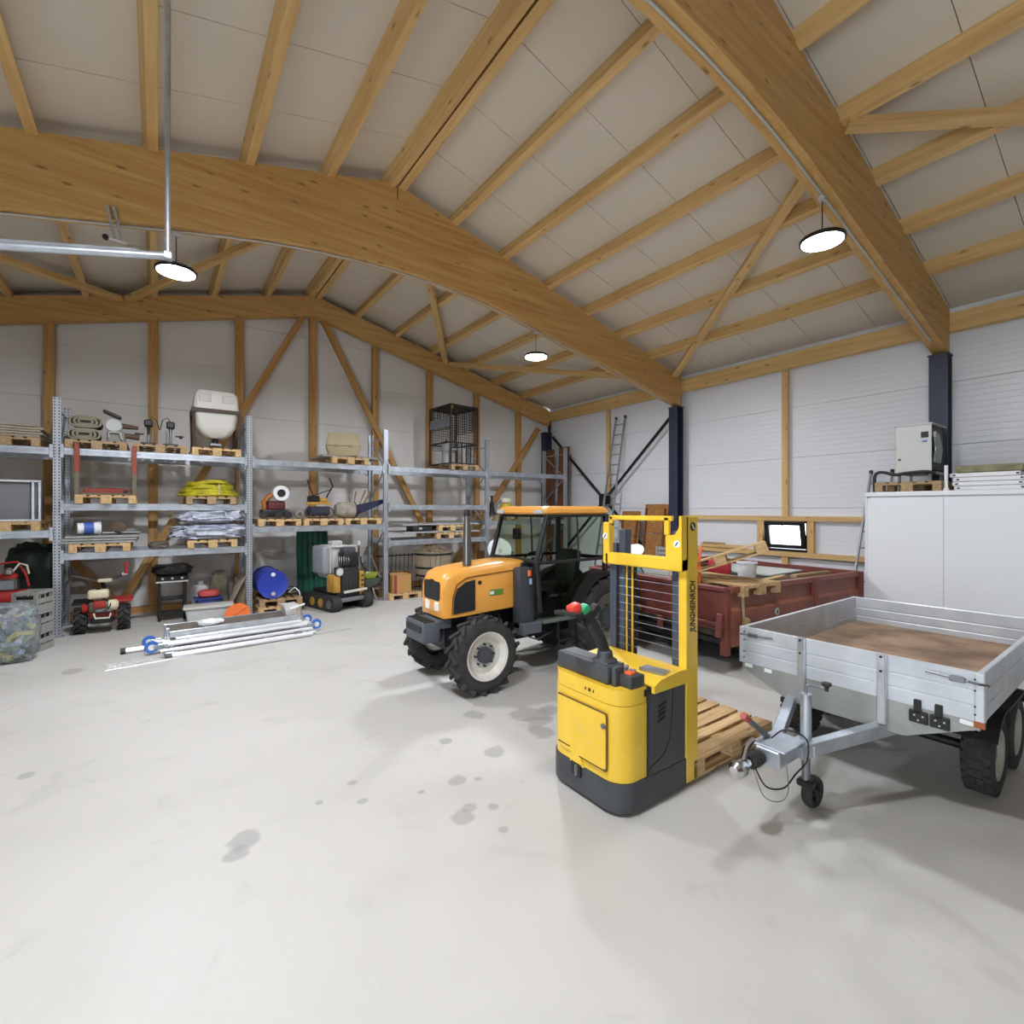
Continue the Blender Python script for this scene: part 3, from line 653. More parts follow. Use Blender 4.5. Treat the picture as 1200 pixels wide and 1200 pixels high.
    br = bar('brake_lever', (-.72, .95, .52), (-.93, .99, .69), .03, .035, STEEL, t); MB().cyl((-.92, .985, .68), (-.965, .995, .715), .024, seg=10).build('lever_grip', M('red_grip', 'a8474a', .5), t)
    MB().tube(sm([(-1.0, .90, .42), (-.95, .85, .30), (-.82, .8, .27), (-.7, .78, .33), (-.62, .74, .42), (-.6, .76, .55), (-.7, .85, .6), (-.78, .9, .55)]), .0055, 6).build('breakaway_cable', BLACK, t)
    MB().tube(sm([(-1.02, .9, .42), (-1.0, .84, .26), (-.9, .78, .22), (-.8, .78, .26), (-.78, .8, .4)]), .003, 5).build('safety_wire', STEEL, t)
    # jockey wheel
    jk = MB().cyl((-.50, .80, .40), (-.50, .80, .82), .035, seg=14).build('jockey_tube', GALV, t)
    MB().tube([(-.50, .80, .82), (-.50, .80, .87), (-.5, .78, .885), (-.5, .70, .885), (-.5, .68, .885)], .008, 6).build('crank', STEEL, jk); MB().lathe([(.012, .875), (.012, .9), (.03, .915), (.03, .93), (0, .93)], (-.5, .67, 0), 'Z', 12).build('crank_knob', BLACK, jk)
    MB().box((-.50, .80, .455), (.11, .16, .07), None, .006).build('jockey_clamp', GALV, t)
    MB().cyl((-.50, .80, .2), (-.50, .80, .42), .027, seg=12).build('jockey_inner_tube', STEEL, t)
    fk = MB(); 
    for s in (-1, 1): fk.tube([(-.50, .80, .21), (-.47, .80+s*.045, .16), (-.40, .80+s*.05, .11)], .012, 6)
    fk.box((-.5, .8, .2), (.08, .1, .05), None, .01); fk.build('jockey_fork', BLACKM, t)
    jw = MB().lathe([(.07, -.03), (.095, -.035), (.105, -.02), (.108, 0), (.105, .02), (.095, .035), (.07, .03), (.066, 0), (.07, -.03)], (-.40, .80, .108), 'Y', 28, False).build('jockey_wheel', RUBBER, t)
    sp = MB(); sp.cyl((-.40, .775, .108), (-.40, .825, .108), .022, seg=10)
    for k in range(5): a = 2*math.pi*k/5; boxm(sp, Matrix.Translation((-.40, .80, .108)) @ Matrix.Rotation(a, 4, 'Y') @ Matrix.Translation((.045, 0, 0)), (.055, .03, .016))
    sp.build('wheel_spokes', BLACKM, jw)
trailer()

# ---------------------------------------------------------------- rust red tipping body on wheels, loaded with scrap
def tipper():
    RB = M('rusty_red_steel', '84453c', .55, 0, '6f3a32', 2.5); RL = M('rusty_brown_steel', '905440', .5, 0, '7c4635', 3); DK = M('grimy_black_steel', '262322', .7)
    t = thing('tipper_trailer', 'rust red steel tipper trailer heaped with pallets and scrap', 'trailer', (5.84, 3.42, 0), -6)
    LX, LY, Z0, Z1 = 3.3, 2.65, .34, 1.11
    # end wall (towards the tractor)
    MB().box((.02, LY/2, (Z0+Z1)/2+.1), (.04, LY, Z1-Z0-.2), None, .006).build('tailgate', RB, t)
    MB().box((-.02, LY/2, Z1-.03), (.06, LY+.04, .06), None, .01).build('tailgate_rim', RB, t); MB().box((-.015, LY/2, .62), (.06, LY, .05), None, .01).build('tailgate_rib', RB, t)
    for yy in (.03, LY-.03):
        MB().box((.03, yy, .66), (.1, .1, .86), None, .012).build('corner_post', RB, t); MB().box((-.06, yy+.02, .62), (.06, .08, .3), (0, R(8), 0), .01).build('hinge_bracket', RB, t)
    for yy in (.5, 1.05, 1.6, 2.15): MB().box((-.04, yy, .47), (.05, .09, .2), None, .008).build('hinge_lug', RB, t)
    # long sides: rim, recessed band, bulged band, stiffeners
    for yy, s in ((0, -1), (LY, 1)):
        b = MB(); b.prism([(s*.0+yy, Z0), (yy+s*.03, Z0), (yy+s*.03, .52), (yy+s*.06, .62), (yy+s*.06, .80), (yy+s*.015, .84), (yy+s*.015, 1.02), (yy+s*.05, 1.04), (yy+s*.05, Z1), (yy-s*.02, Z1), (yy-s*.02, Z0)], 'YZ', .06, LX-.02)
        b.build('side_wall', RL, t)
        for xx in (1.95, LX-.04): MB().box((xx, yy+s*.045, .73), (.08, .07, .76), None, .008).build('stiffener', RB, t)
    MB().box((LX, LY/2, .72), (.05, LY, .78), None, .006).build('front_wall', RB, t)
    MB().box((LX/2, LY/2, .38), (LX-.1, LY-.06, .06)).build('bed', DK, t)
    MB().lathe([(0, 0), (.05, 0), (.05, -.004), (0, -.004)], (1.0, -.061, .71), 'Y', 18, False).build('round_emblem', LGREY, t); MB().box((1.0, -.067, .71), (.025, .003, .05), (0, R(30), 0)).build('emblem_mark', BLACK, t)
    ch = MB()
    for yy in (.8, LY-.8): ch.box((LX/2, yy, .28), (LX-.3, .12, .14))
    for xx in (.3, 1.6, 2.9): ch.box((xx, LY/2, .27), (.12, 1.4, .1))
    ch.cyl((.9, .3, .26), (.9, LY-.3, .26), .06, seg=10); ch.build('chassis', DK, t)
    for yy, s in ((.42, -1), (LY-.42, 1)): tyre(t, (.95, yy, .3), .3, .22, .17, DK, 0, s, blocks=22)
    # ratchet strap at the corner
    st = MB(); st.box((.25, -.075, .80), (.045, .006, .66), (0, R(-3), 0)); st.build('strap', M('beige_webbing', 'b8a98c', .8), t)
    MB().box((.27, -.10, .66), (.1, .06, .1), (0, R(20), 0), .015).build('ratchet', M('brass_steel', 'b59c6c', .4, .6), t); MB().box((.28, -.09, .5), (.06, .02, .22), (0, R(-12), 0)).build('strap_tail', M('beige_webbing'), t)
    return t
tp = tipper()
def tl(x, y):   # tipper-local to world
    a = R(-6); return (5.84 + x*math.cos(a) - y*math.sin(a), 3.42 + x*math.sin(a) + y*math.cos(a))
MB().box((1.65, 1.32, .7), (3.16, 2.5, .62), None, .12, 2).build('load_bed_fill', M('scrap_fill', '6d5f50', .9, 0, '3f3830', 7, bump=.6), tp)
x, y = tl(.62, .5); pallet(x, y, .98, 84, 'pale pallet lying flat at the loaded corner of the red trailer')
pallet(6.47, 3.83, 1.33, 0, 'pallet tilted up on edge over the red trailer load', PALW, (R(-3), R(-20), R(-60)))

# ---------------------------------------------------------------- galvanised pallet racking
from mathutils import noise as mnoise
def postmat():
    m = M('perforated_galvanised_post', 'b4bac1', .42, .6); nt = m.node_tree; N = nt.nodes; L = nt.links; b = N['Principled BSDF']
    tc = N.new('ShaderNodeTexCoord'); sp = N.new('ShaderNodeSeparateXYZ'); L.new(tc.outputs['Object'], sp.inputs[0])
    def mth(op, a, v):
        n = N.new('ShaderNodeMath'); n.operation = op
        if hasattr(a, 'links'): L.new(a, n.inputs[0])
        else: n.inputs[0].default_value = a
        if v is not None:
            if hasattr(v, 'links'): L.new(v, n.inputs[1])
            else: n.inputs[1].default_value = v
        return n.outputs[0]
    fz = mth('LESS_THAN', mth('FRACT', mth('DIVIDE', sp.outputs[2], .05), None), .45)
    ax = mth('ABSOLUTE', sp.outputs[0], None)
    f = mth('MULTIPLY', fz, mth('MULTIPLY', mth('GREATER_THAN', ax, .016), mth('LESS_THAN', ax, .036)))
    mx = N.new('ShaderNodeMix'); mx.data_type = 'RGBA'; mx.inputs['A'].default_value = lin('b4bac1'); mx.inputs['B'].default_value = lin('4a4e54'); L.new(f, mx.inputs['Factor']); L.new(mx.outputs['Result'], b.inputs['Base Color'])
    return m
POST = postmat()
RY0, RY1 = 10.85, 11.90
UX = [-4.13, -1.33, 1.47, 4.28, 7.08, 9.88]
LEV = [(1.76, 3.11), (1.38, 2.20, 3.12), (1.76, 3.10), (1.38, 2.21, 3.10), (1.80, 3.12)]
rk = thing('pallet_rack', 'galvanised pallet racking running along the back wall', 'rack', (0, 0, 0))
pm = MB().box((0, 0, 1.97), (.1, .012, 3.94)); pm.box((-.044, .035, 1.97), (.012, .07, 3.94)); pm.box((.044, .035, 1.97), (.012, .07, 3.94)); pm = pm.mesh('upright', POST, False)
bm_ = MB(); bm_.box((0, 0, -.06), (2.72, .045, .12), None, .004); bm_.box((0, -.026, -.03), (2.72, .008, .05), None, .002); bm_ = bm_.mesh('beam', GALV)
cm = MB().box((0, -.008, -.06), (.05, .06, .22), None, .004).mesh('connector', GALV)
fm = MB().box((0, .03, .006), (.16, .14, .012)).mesh('foot_plate', GALV)
for i, x in enumerate(UX):
    for yy, rr in ((RY0, 0), (RY1, 180)):
        u = ob('upright', pm, rk, (x, yy, 0), (0, 0, R(rr))); ob('foot_plate', fm, u)
    zs = [.25, .95, 1.65, 2.35, 3.05, 3.75]
    for k, (a, b) in enumerate(zip(zs, zs[1:])):
        y0, y1 = (RY0+.06, RY1-.06) if k % 2 == 0 else (RY1-.06, RY0+.06)
        bar('frame_brace', (x, y0, a), (x, y1, b), .03, .02, GALV, rk)
    for z in (.25, 3.75): bar('frame_tie', (x, RY0+.06, z), (x, RY1-.06, z), .03, .02, GALV, rk)
    if i < 5:
        for z in LEV[i]:
            for yy, rr in ((RY0, 0), (RY1, 180)):
                o = ob('beam', bm_, rk, (x+1.4, yy-(.02 if rr == 0 else -.02), z), (0, 0, R(rr)))
                for xx in (-1.335, 1.335): ob('connector', cm, o, (xx, 0, 0))

def blob(name, c, sz, mat, parent=None, amp=.12, freq=3, seed=0, sq=.6, rot=None, sub=4, flat=True, build=True):
    """lumpy rounded body (sacks, tarps, covers): a superellipsoid pushed about by noise, flat underneath; origin at its base"""
    g = bmesh.new(); bmesh.ops.create_icosphere(g, subdivisions=sub, radius=1)
    for v in g.verts:
        p = v.co.normalized(); q = Vector([math.copysign(abs(a)**sq, a) for a in p])
        q *= 1 + amp*mnoise.noise(p*freq + Vector((seed*7.3, seed*3.1, seed)))+ amp*.5*mnoise.noise(p*freq*2.7 + Vector((seed, seed*5.1, 9)))
        q = Vector((q.x*sz[0]/2, q.y*sz[1]/2, q.z*sz[2]/2 + sz[2]/2))
        if flat: q.z = max(q.z, 0)
        v.co = q
    m = MB(); m.join(g)
    return m.build(name, mat, parent, c, rot, ang=80)
def rackpal(x, z, label, y=11.40, mat=None): return pallet(x, y, z, 90, label, mat)
PZ = .144
# --- far left bay
rackpal(-1.93, 3.11, 'rack pallet under the stack of beige boards', mat=PALG)
for k in range(5):
    o = MB().box((0, 0, .02), (.95-.03*k, 1.1, .035), None, .006).build('insulation_board', M('board_beige', 'a89f8e', .8, 0, '968c7a', 6), None, (-1.98+.03*(k % 2), 11.38, 3.11+PZ+.002+.042*k), (0, 0, R((k*37 % 7)-3)))
    tag(o, 'beige insulation board, %s in the stack on the top rack level' % ('lowest', 'second', 'third', 'fourth', 'topmost')[k], 'board', 'stacked beige boards')
rackpal(-1.93, 1.76, 'rack pallet under the grey framed panel')
t = thing('framed_panel', 'aluminium framed grey panel box standing on a rack pallet', 'panel', (-1.95, 11.1, 1.76+PZ))
MB().box((0, .2, .33), (.78, .3, .62), None, .01).build('panel_body', M('dim_grey_sheet', '7e8084', .6), t)
for a, b in (((-.4, 0, .02), (.4, 0, .02)), ((-.4, 0, .66), (.4, 0, .66)), ((-.38, 0, .02), (-.38, 0, .66)), ((.38, 0, .02), (.38, 0, .66)), ((.3, 0, .02), (.3, 0, .66))): bar('frame_bar', a, b, .035, .035, ALU, t)
# scarifier on a low dark crate
t = thing('storage_crate', 'low black slatted crate under the red machine', 'crate', (-1.95, 11.2, 0))
for z in (.05, .25, .45): 
    for yy in (-.35, .35): bar('slat', (-.4, yy, z), (.4, yy, z), .02, .12, BLACK, t)
    for xx in (-.4, .4): bar('slat', (xx, -.35, z), (xx, .35, z), .02, .12, BLACK, t)
MB().box((0, 0, .54), (.84, .74, .03)).build('lid', BLACK, t)
t = thing('scarifier', 'red garden scarifier with chrome engine parts on a black crate', 'garden machine', (-1.93, 11.05, .556))
MB().box((0, 0, .16), (.5, .4, .16), None, .03, 2).build('deck', RED, t); MB().box((.0, .02, .34), (.22, .22, .2), None, .03).build('engine', STEEL, t); MB().lathe([(.11, .44), (.11, .5), (.06, .53), (0, .53)], (0, .02, 0)).build('recoil_starter', RED, t)
MB().tube([(-.22, 0, .22), (-.22, .02, .6), (-.1, .02, .68), (.1, .02, .7), (.2, 0, .5), (.24, -.02, .3)], .018, 8).build('handle_bar', RED, t)
MB().lathe([(.05, .52), (.055, .58), (.03, .62), (0, .62)], (.02, -.1, 0)).build('fuel_cap', CHROME, t)
MB().tube([(.06, -.05, .55), (.14, -.05, .68), (.22, -.03, .64), (.24, 0, .5)], .014, 6).build('fuel_hose', CREAM, t)
for xx in (-.2, .2):
    for yy in (-.18, .18): MB().cyl((xx, yy-.03, .075), (xx, yy+.03, .075), .075, seg=14).build('wheel', RUBBER, t)
tag(blob('tarpaulin', (-1.75, 11.75, 0), (.7, .35, 1.5), M('dark_green_tarp', '1d2a26', .7), None, .15, 3, 3), 'dark green tarpaulin bundle standing behind the red machine', 'tarpaulin')
# three grey bottle crates in a stack
def crate(loc, label, rz=0):
    t = thing('bottle_crate', label, 'crate', loc, rz, 'grey bottle crates stacked by the rack post')
    m = MB(); X, Y, H = .30, .40, .295
    for sx in (-1, 1):
        for sy in (-1, 1): m.box((sx*(X/2-.02), sy*(Y/2-.02), H/2), (.04, .04, H))
    for s in (-1, 1):
        for z, h in ((.05, .1), (.155, .07), (.275, .04)):
            m.box((s*(X/2-.008), 0, z), (.016, Y-.06, h)); m.box((0, s*(Y/2-.008), z), (X-.06, .016, h))
        for q in (-.1, 0, .1): m.box((s*(X/2-.010), q*1.1, .12), (.012, .012, .24))
    m.box((0, 0, .01), (X-.02, Y-.02, .02)); m.build('crate_shell', M('crate_grey', '8f928c', .6), t)
    MB().box((0, 0, .13), (X-.06, Y-.06, .2)).build('inner_dark', BLACK, t)
    for qx in (-.08, 0, .08):
        for qy in (-.12, -.04, .04, .12): MB().cyl((qx, qy, .2), (qx, qy, .27), .012, seg=8).build('bottle_neck', M('bottle_glass', 'a9a38a', .2), t)
for k, lb in enumerate(('grey bottle crate at the bottom of the stack by the rack post', 'grey bottle crate in the middle of the stack by the rack post', 'grey bottle crate on top of the stack by the rack post')): crate((-1.49, 10.06, .298*k), lb, -21)
# clear refuse sack full of bottles
t = thing('refuse_sack', 'clear plastic sack full of crushed bottles beside grey crates', 'sack', (-1.85, 9.52, 0))
g = blob('sack_film', (0, 0, 0), (.95, .44, .80), M('clear_film', 'eef4f8', .12, trans=.85, ior=1.12, bump=1.2, scale=9, dist=1.5), t, .14, 3.4, 5, .4, None, 5)
random.seed(3)
mats = [M('bottle_blue', '7b93ad', .3), M('bottle_green', '8fa694', .3), M('bottle_clear', 'b4c6d4', .25), M('bottle_yellow', 'c9c47e', .4), M('bottle_white', 'eceeef', .4), M('bottle_slate', '7f8aa0', .4)]
me = MB()
for k in range(150):
    u, v, w = random.uniform(-.40, .40), random.uniform(-.15, .15), random.uniform(.06, .66)
    d = Vector((random.uniform(-1, 1), random.uniform(-1, 1), random.uniform(-1, 1))).normalized()*.09; p = Vector((u, v, w))
    me.cyl(p-d, p+d, .034, .03, 7)
me = me.mesh('crushed_bottles', None)
for m_ in mats: me.materials.append(m_)
for i, p in enumerate(me.polygons): p.material_index = (i//9*7) % 6
o = tag(ob('crushed_bottles', me, t), kind='stuff')
# --- first full bay, top level
rackpal(-.83, 3.12, 'rack pallet under the rolled hoses and old engine', mat=PALG)
zz = 3.12+PZ
t = thing('rolled_hose', 'folded grey fire hose bundles beside an old engine', 'hose', (-1.0, 11.05, zz))
for zc, x0 in ((.106, .0), (.316, .02)):
    m = MB()
    for f_ in (1, .72, .45):
        pts = [(x0+.2*f_*math.copysign(abs(math.cos(2*math.pi*k/24))**.6, math.cos(2*math.pi*k/24)), -.17, zc+.085*f_*math.copysign(abs(math.sin(2*math.pi*k/24))**.7, math.sin(2*math.pi*k/24))) for k in range(24)]
        m.tube(pts, .018, 6, True)
    m2 = MB().box((x0, .1, zc), (.4, .5, .16), None, .07, 3); m2.build('hose_core', M('hose_dark', '3b3a34', .8), t)
    m.build('hose_loop', M('hose_canvas', '8a8772', .85), t)
t = thing('old_engine', 'grey dismantled engine with black cover on the top rack level', 'engine', (-.58, 11.1, zz))
MB().box((0, 0, .1), (.26, .3, .2), None, .02).build('crankcase', M('cast_grey', '83837c', .6, .3), t); MB().lathe([(.1, -.16), (.12, -.14), (.12, -.02), (.08, 0)], (-.04, 0, .3), 'Y').build('cylinder', LGREY, t)
MB().box((-.06, -.02, .5), (.26, .2, .05), (0, R(24), 0), .01).build('lifted_cover', BLACK, t); MB().cyl((.05, 0, .32), (.3, 0, .30), .05, .03).build('manifold', M('rusted_cast', '5a4a3c', .8), t); MB().cyl((.08, -.1, .14), (.32, -.1, .12), .05).build('shaft', M('rusted_cast'), t)
MB().tube([(-.1, -.17, .08), (-.1, -.2, .17), (.05, -.2, .18), (.08, -.18, .05)], .015, 6).build('hoop', LGREY, t)
rackpal(.04, 3.12, 'rack pallet under the pair of black drill heads', mat=PALG)
for k, x in enumerate((-.13, .2)):
    t = thing('drill_head', ('black upright drill head with motor facing the hoses', 'black upright drill head with motor next to the white hopper')[k], 'machine', (x, 11.1, zz), (0, 180)[k])
    MB().box((0, 0, .02), (.24, .3, .04), None, .006).build('foot', BLACKM, t); MB().cyl((0, 0, .04), (0, 0, .34), .022).build('column', STEEL, t); MB().cyl((.06, 0, .04), (.06, 0, .3), .014).build('guide_rod', STEEL, t)
    MB().box((0, -.02, .40), (.13, .2, .12), None, .02).build('motor', BLACK, t); MB().cyl((0, -.06, .34), (0, -.06, .2), .03, .015).build('chuck', BLACKM, t); MB().cyl((-.07, 0, .2), (-.2, 0, .2), .014, seg=8).build('feed_handle', BLACK, t); MB().lathe([(.03, 0), (.03, .05), (0, .05)], (-.18, 0, .19), 'X', 10).build('knob', BLACK, t)
    MB().tube([(0, .05, .45), (.05, .05, .53), (.12, .05, .48), (.16, .05, .3)], .008, 6).build('cable', BLACK, t)
rackpal(.92, 3.12, 'rack pallet under the cream spreader hopper')
def hopper():
    t = thing('spreader_hopper', 'cream plastic spreader hopper in a brown steel frame on top rack', 'hopper', (.92, 11.2, zz))
    r = []
    for z, hx, hy, c in ((.22, .16, .16, .08), (.3, .26, .25, .1), (.42, .33, .3, .1), (.66, .36, .33, .08), (.70, .37, .34, .08)): r.append([Vector((x_, y_, z)) for x_, y_ in rrect(-hx, hx, -hy, hy, c)])
    MB().ringloft(r).build('tank', M('hopper_white', 'd6d4cc', .5), t)
    r = []
    for z, hx, hy, c in ((.72, .375, .345, .08), (.80, .375, .345, .08), (1.02, .355, .33, .08), (1.1, .32, .30, .1), (1.12, .22, .2, .1)): r.append([Vector((x_, y_, z)) for x_, y_ in rrect(-hx, hx, -hy, hy, c)])
    lid = MB().ringloft(r).build('lid', M('hopper_white'), t)
    for s in (-1, 1): MB().box((s*.19, -.335, .95), (.2, .03, .16), None, .012).build('lid_recess', M('hopper_recess', 'c8c6be', .6), lid)
    BR = M('brown_steel', '4a3a2c', .6)
    f = MB().box((0, -.36, .71), (.8, .03, .07)); f.box((0, .36, .71), (.8, .03, .07)); f.box((.39, 0, .71), (.03, .74, .07)); f.box((-.39, 0, .71), (.03, .74, .07)); f.build('frame_ring', BR, t)
    for sx in (-1, 1):
        for sy in (-1, 1): bar('frame_leg', (sx*.38, sy*.35, .68), (sx*.36, sy*.36, .0), .04, .04, BR, t)
        bar('frame_stay', (sx*.38, -.35, .5), (sx*.38, .35, .02), .03, .03, BR, t)
    MB().cyl((0, 0, .08), (0, 0, .24), .05).build('outlet', BLACKM, t); MB().box((0, -.1, .09), (.2, .14, .06), None, .01).build('gearbox', STEEL, t)
hopper()
# --- first full bay, middle level
pallet(-.7, 11.3, 2.20, 90, 'rack pallet carrying the red fork posts')
t = thing('fork_frame', 'red and grey steel frame with two upright posts on a pallet', 'steel frame', (-.7, 10.74, 2.20+PZ))
for xx in (-.375, .375):
    bar('post', (xx, 0, .0), (xx, 0, .38), .06, .08, M('oily_grey_steel', '6f6657', .6, .3), t, up=(0,1,0)); bar('post_top', (xx, 0, .38), (xx, 0, .86), .065, .085, M('worn_red_paint', '98392c', .6, 0, '7d4a38', 5), t, up=(0,1,0))
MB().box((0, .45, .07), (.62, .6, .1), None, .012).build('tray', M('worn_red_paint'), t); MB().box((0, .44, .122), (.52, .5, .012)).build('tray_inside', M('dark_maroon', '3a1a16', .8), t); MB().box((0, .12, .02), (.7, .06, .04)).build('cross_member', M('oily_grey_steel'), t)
MB().box((.25, .14, .06), (.06, .05, .05)).build('clamp', BLACKM, t)
pallet(.83, 11.36, 2.20, 90, 'rack pallet under the coiled yellow hose', PALG)
t = thing('coiled_hose', 'yellow corrugated hose coiled in thick loops on a pallet', 'hose', (.83, 11.32, 2.20+PZ))
YH = M('yellow_hose', 'c4bd2a', .45, 0, 'a39a20', 8); random.seed(11)
for k in range(13):
    n = 40; a = .50 - .016*k + random.uniform(-.02, .02); b = .46-.015*k; tilt = random.uniform(-.07, .07); ph = random.uniform(0, 6); zc = .032 + .021*k; dx = random.uniform(-.04, .04)
    MB().tube([(dx+a*math.cos(2*math.pi*i/n), b*math.sin(2*math.pi*i/n), max(.028, zc + tilt*math.cos(2*math.pi*i/n+ph)*.8 + .018*math.sin(6*math.pi*i/n+ph) - (.07 if k < 5 else .02)*max(0, abs(math.cos(2*math.pi*i/n))-.86)*4)) for i in range(n)], .027, 8, True).build('hose_loop', YH, t)
MB().tube([(.1, -.44, .2), (.12, -.50, .24), (.13, -.49, .12), (.12, -.47, .03)], .008, 6).build('tie_cord', CREAM, t)
# --- first full bay, lower level
pallet(-.78, 11.36, 1.38, 90, 'rack pallet under the stack of grey steel sheets')
for k in range(3):
    tag(MB().box((0, 0, .02), (1.0-.02*k, 1.15, .036), None, .004).build('metal_sheet', M('sheet_grey', '9fa29e', .5, .2, '8d908c', 5), None, (-.78+.02*(k-1), 11.36, 1.38+PZ+.002+.046*k), (0, 0, R(k-1))), 'flat grey sheet, %s in the stack below the paint bucket' % ('lowest', 'middle', 'topmost')[k], 'panel', 'stacked grey sheet panels')
zz = 1.38+PZ+.14
t = thing('paint_bucket', 'white paint bucket with blue print lying on its side on grey sheets', 'bucket', (-.96, 11.0, zz+.115), 12)
MB().lathe([(.0, -.14), (.09, -.14), (.105, .14), (.11, .15), (.11, .165), (0, .165)], (0, 0, 0), 'X', 24, False).build('bucket_body', WHITEP, t); MB().lathe([(.1005, -.06), (.1045, .07)], (0, 0, 0), 'X', 24, False).build('printed_band', M('blue_print', '3a5aa8', .5), t)
t = thing('scrap_parts', 'small oily machine parts lying on the grey sheets', 'machine parts', (-.55, 11.05, zz))
MB().lathe([(.08, -.06), (.11, -.05), (.11, .05), (.08, .06)], (.0, 0, .115), 'Y', 20).build('pulley', M('rusted_cast'), t); MB().cyl((-.22, -.05, .03), (.3, -.02, .03), .025, seg=10).build('rod', STEEL, t); MB().box((.15, .05, .05), (.16, .12, .09), None, .01).build('housing', M('cast_grey'), t); MB().tube([(-.2, 0, .02), (-.1, .05, .06), (-.05, -.06, .05), (.05, -.1, .02)], .012, 6).build('hose_end', BLACK, t)
tag(blob('folded_mat', (.02, 11.15, 1.385), (.3, .7, .12), M('brown_felt', '6b5f58', .9), None, .2, 3, 8), 'folded brown mat draped over the low rack beam', 'mat')
pallet(.85, 11.36, 1.38, 90, 'rack pallet under the grey tarpaulin bundles')
TAR = M('pale_blue_tarp', 'c3c8d4', .75, 0, 'aab0bf', 4, bump=.4, dist=2)
for k, (sx, dz, dx, lb) in enumerate(((1.22, 0, 0, 'pale grey tarpaulin bundle at the bottom, resting on a rack pallet'), (1.1, .33, .03, 'pale grey tarpaulin bundle folded on top of another one'))):
    tb = thing('tarpaulin', lb, 'tarpaulin', (.82+dx, 11.32, 1.38+PZ+dz))
    blob('folded_sheet', (0, 0, 0), (sx, 1.0, .29), TAR, tb, .22, 4.5, 20+k, .55, None, 5)
    MB().tube([(-.1+.3*k+.02*math.cos(i), .5*math.cos(2*math.pi*i/24)*1.0, min(.3, .16+.15*math.sin(2*math.pi*i/24))) for i in range(24)], .012, 6, True).build('tie_rope', WHITEP, tb)
# --- first full bay, on the floor
def walker():
    t = thing('walking_tractor', 'red and cream two-wheel walking tractor with handlebars', 'garden machine', (-.76, 10.98, 0))
    for s in (-1, 1): tyre(t, (s*.29, 0, .22), .22, .16, .12, M('rusty_white_rim', 'b9b2a4', .6), 12, s).rotation_euler = (0, 0, R(90))
    MB().box((0, 0, .34), (.34, .4, .16), None, .03, 2).build('transmission', M('dark_red_paint', '7a2320', .5), t); MB().box((-.02, -.12, .46), (.3, .26, .16), None, .03, 2).build('engine', M('greasy_alloy', '6f6a5e', .5, .4), t); MB().box((-.03, -.26, .5), (.16, .06, .12), None, .02, 2).build('engine_shroud', RED, t); MB().box((0, .02, .22), (.3, .5, .1), None, .02).build('belly_pan', BLACKM, t); MB().box((.03, -.27, .40), (.22, .05, .05), None, .01).build('carburettor', STEEL, t); MB().tube(sm([(.08, -.2, .55), (.12, -.28, .5), (.08, -.3, .42), (.0, -.28, .38)]), .01, 6).build('fuel_line', BLACK, t)
    MB().box((-.05, -.12, .66), (.28, .2, .15), None, .04, 3).build('fuel_tank', M('cream_tank', 'd8d0b0', .45), t); MB().lathe([(.03, .735), (.03, .76), (0, .76)], (-.05, -.12, 0), 'Z', 12).build('fuel_cap', BLACK, t)
    MB().lathe([(.02, -.08), (.09, -.07), (.09, .03), (.05, .06)], (.16, -.2, .47), 'X', 18).build('air_filter', M('cream_tank'), t); MB().lathe([(.07, -.06), (.08, -.02), (.05, .02)], (-.2, -.16, .44), 'X', 16).build('recoil', RED, t)
    MB().tube([(-.1, -.27, .36), (-.08, -.3, .28), (.1, -.3, .27), (.12, -.27, .34)], .014, 6).build('bumper', CREAM, t)
    MB().box((.27, .08, .52), (.26, .34, .03), (R(6), 0, 0), .008).build('mudguard', RED, t); MB().box((-.27, .08, .52), (.26, .34, .03), (R(6), 0, 0), .008).build('mudguard', BLACKM, t)
    MB().tube([(0, .15, .42), (0, .22, .72), (-.02, .2, .82)], .03, 8).build('steering_column', BLACKM, t)
    MB().tube([(-.42, -.1, 1.0), (-.3, .05, .94), (-.06, .18, .84), (.1, .18, .85), (.28, .06, .95), (.32, -.1, 1.02)], .017, 8).build('handlebar', STEEL, t); MB().box((.02, .1, .86), (.2, .1, .06), None, .015).build('control_box', M('cream_tank'), t)
    MB().cyl((-.42, -.1, .92), (-.42, -.12, 1.14), .02).build('hand_grip', BLACK, t); MB().cyl((.32, -.1, .98), (.32, -.12, 1.18), .026).build('hand_grip', RED, t); MB().box((.3, -.08, .98), (.1, .06, .06), None, .01).build('lever_mount', CHROME, t)
    MB().cyl((-.42, -.12, .95), (-.48, -.16, .8), .014).build('clutch_lever', BLACK, t)
walker()
def grill():
    t = thing('gas_griddle', 'black gas griddle on a tall black stand under the racking', 'griddle', (.23, 11.45, 0))
    for xx in (-.2, .2):
        for yy in (-.18, .18): bar('leg', (xx, yy, 0), (xx, yy, .74), .05, .05, BLACKM, t, up=(0,1,0))
    for z in (.12, .40): MB().box((0, 0, z), (.4, .36, .03)).build('shelf', BLACKM, t)
    MB().box((0, 0, .80), (.5, .46, .12), None, .02).build('griddle_body', BLACKM, t); MB().box((0, -.24, .74), (.5, .02, .03)).build('front_rail', CHROME, t)
    for q in (-.15, 0, .15): MB().lathe([(.02, 0), (.02, -.02), (0, -.02)], (q, -.23, .80), 'Y', 10).build('knob', LGREY, t)
    blob('cover', (0, 0, .85), (.62, .52, .2), BLACK, t, .2, 3, 4, .6)
grill()
t = thing('storage_box', 'flat grey lidded plastic box in front of the blue tub', 'box', (.80, 10.95, 0), -4)
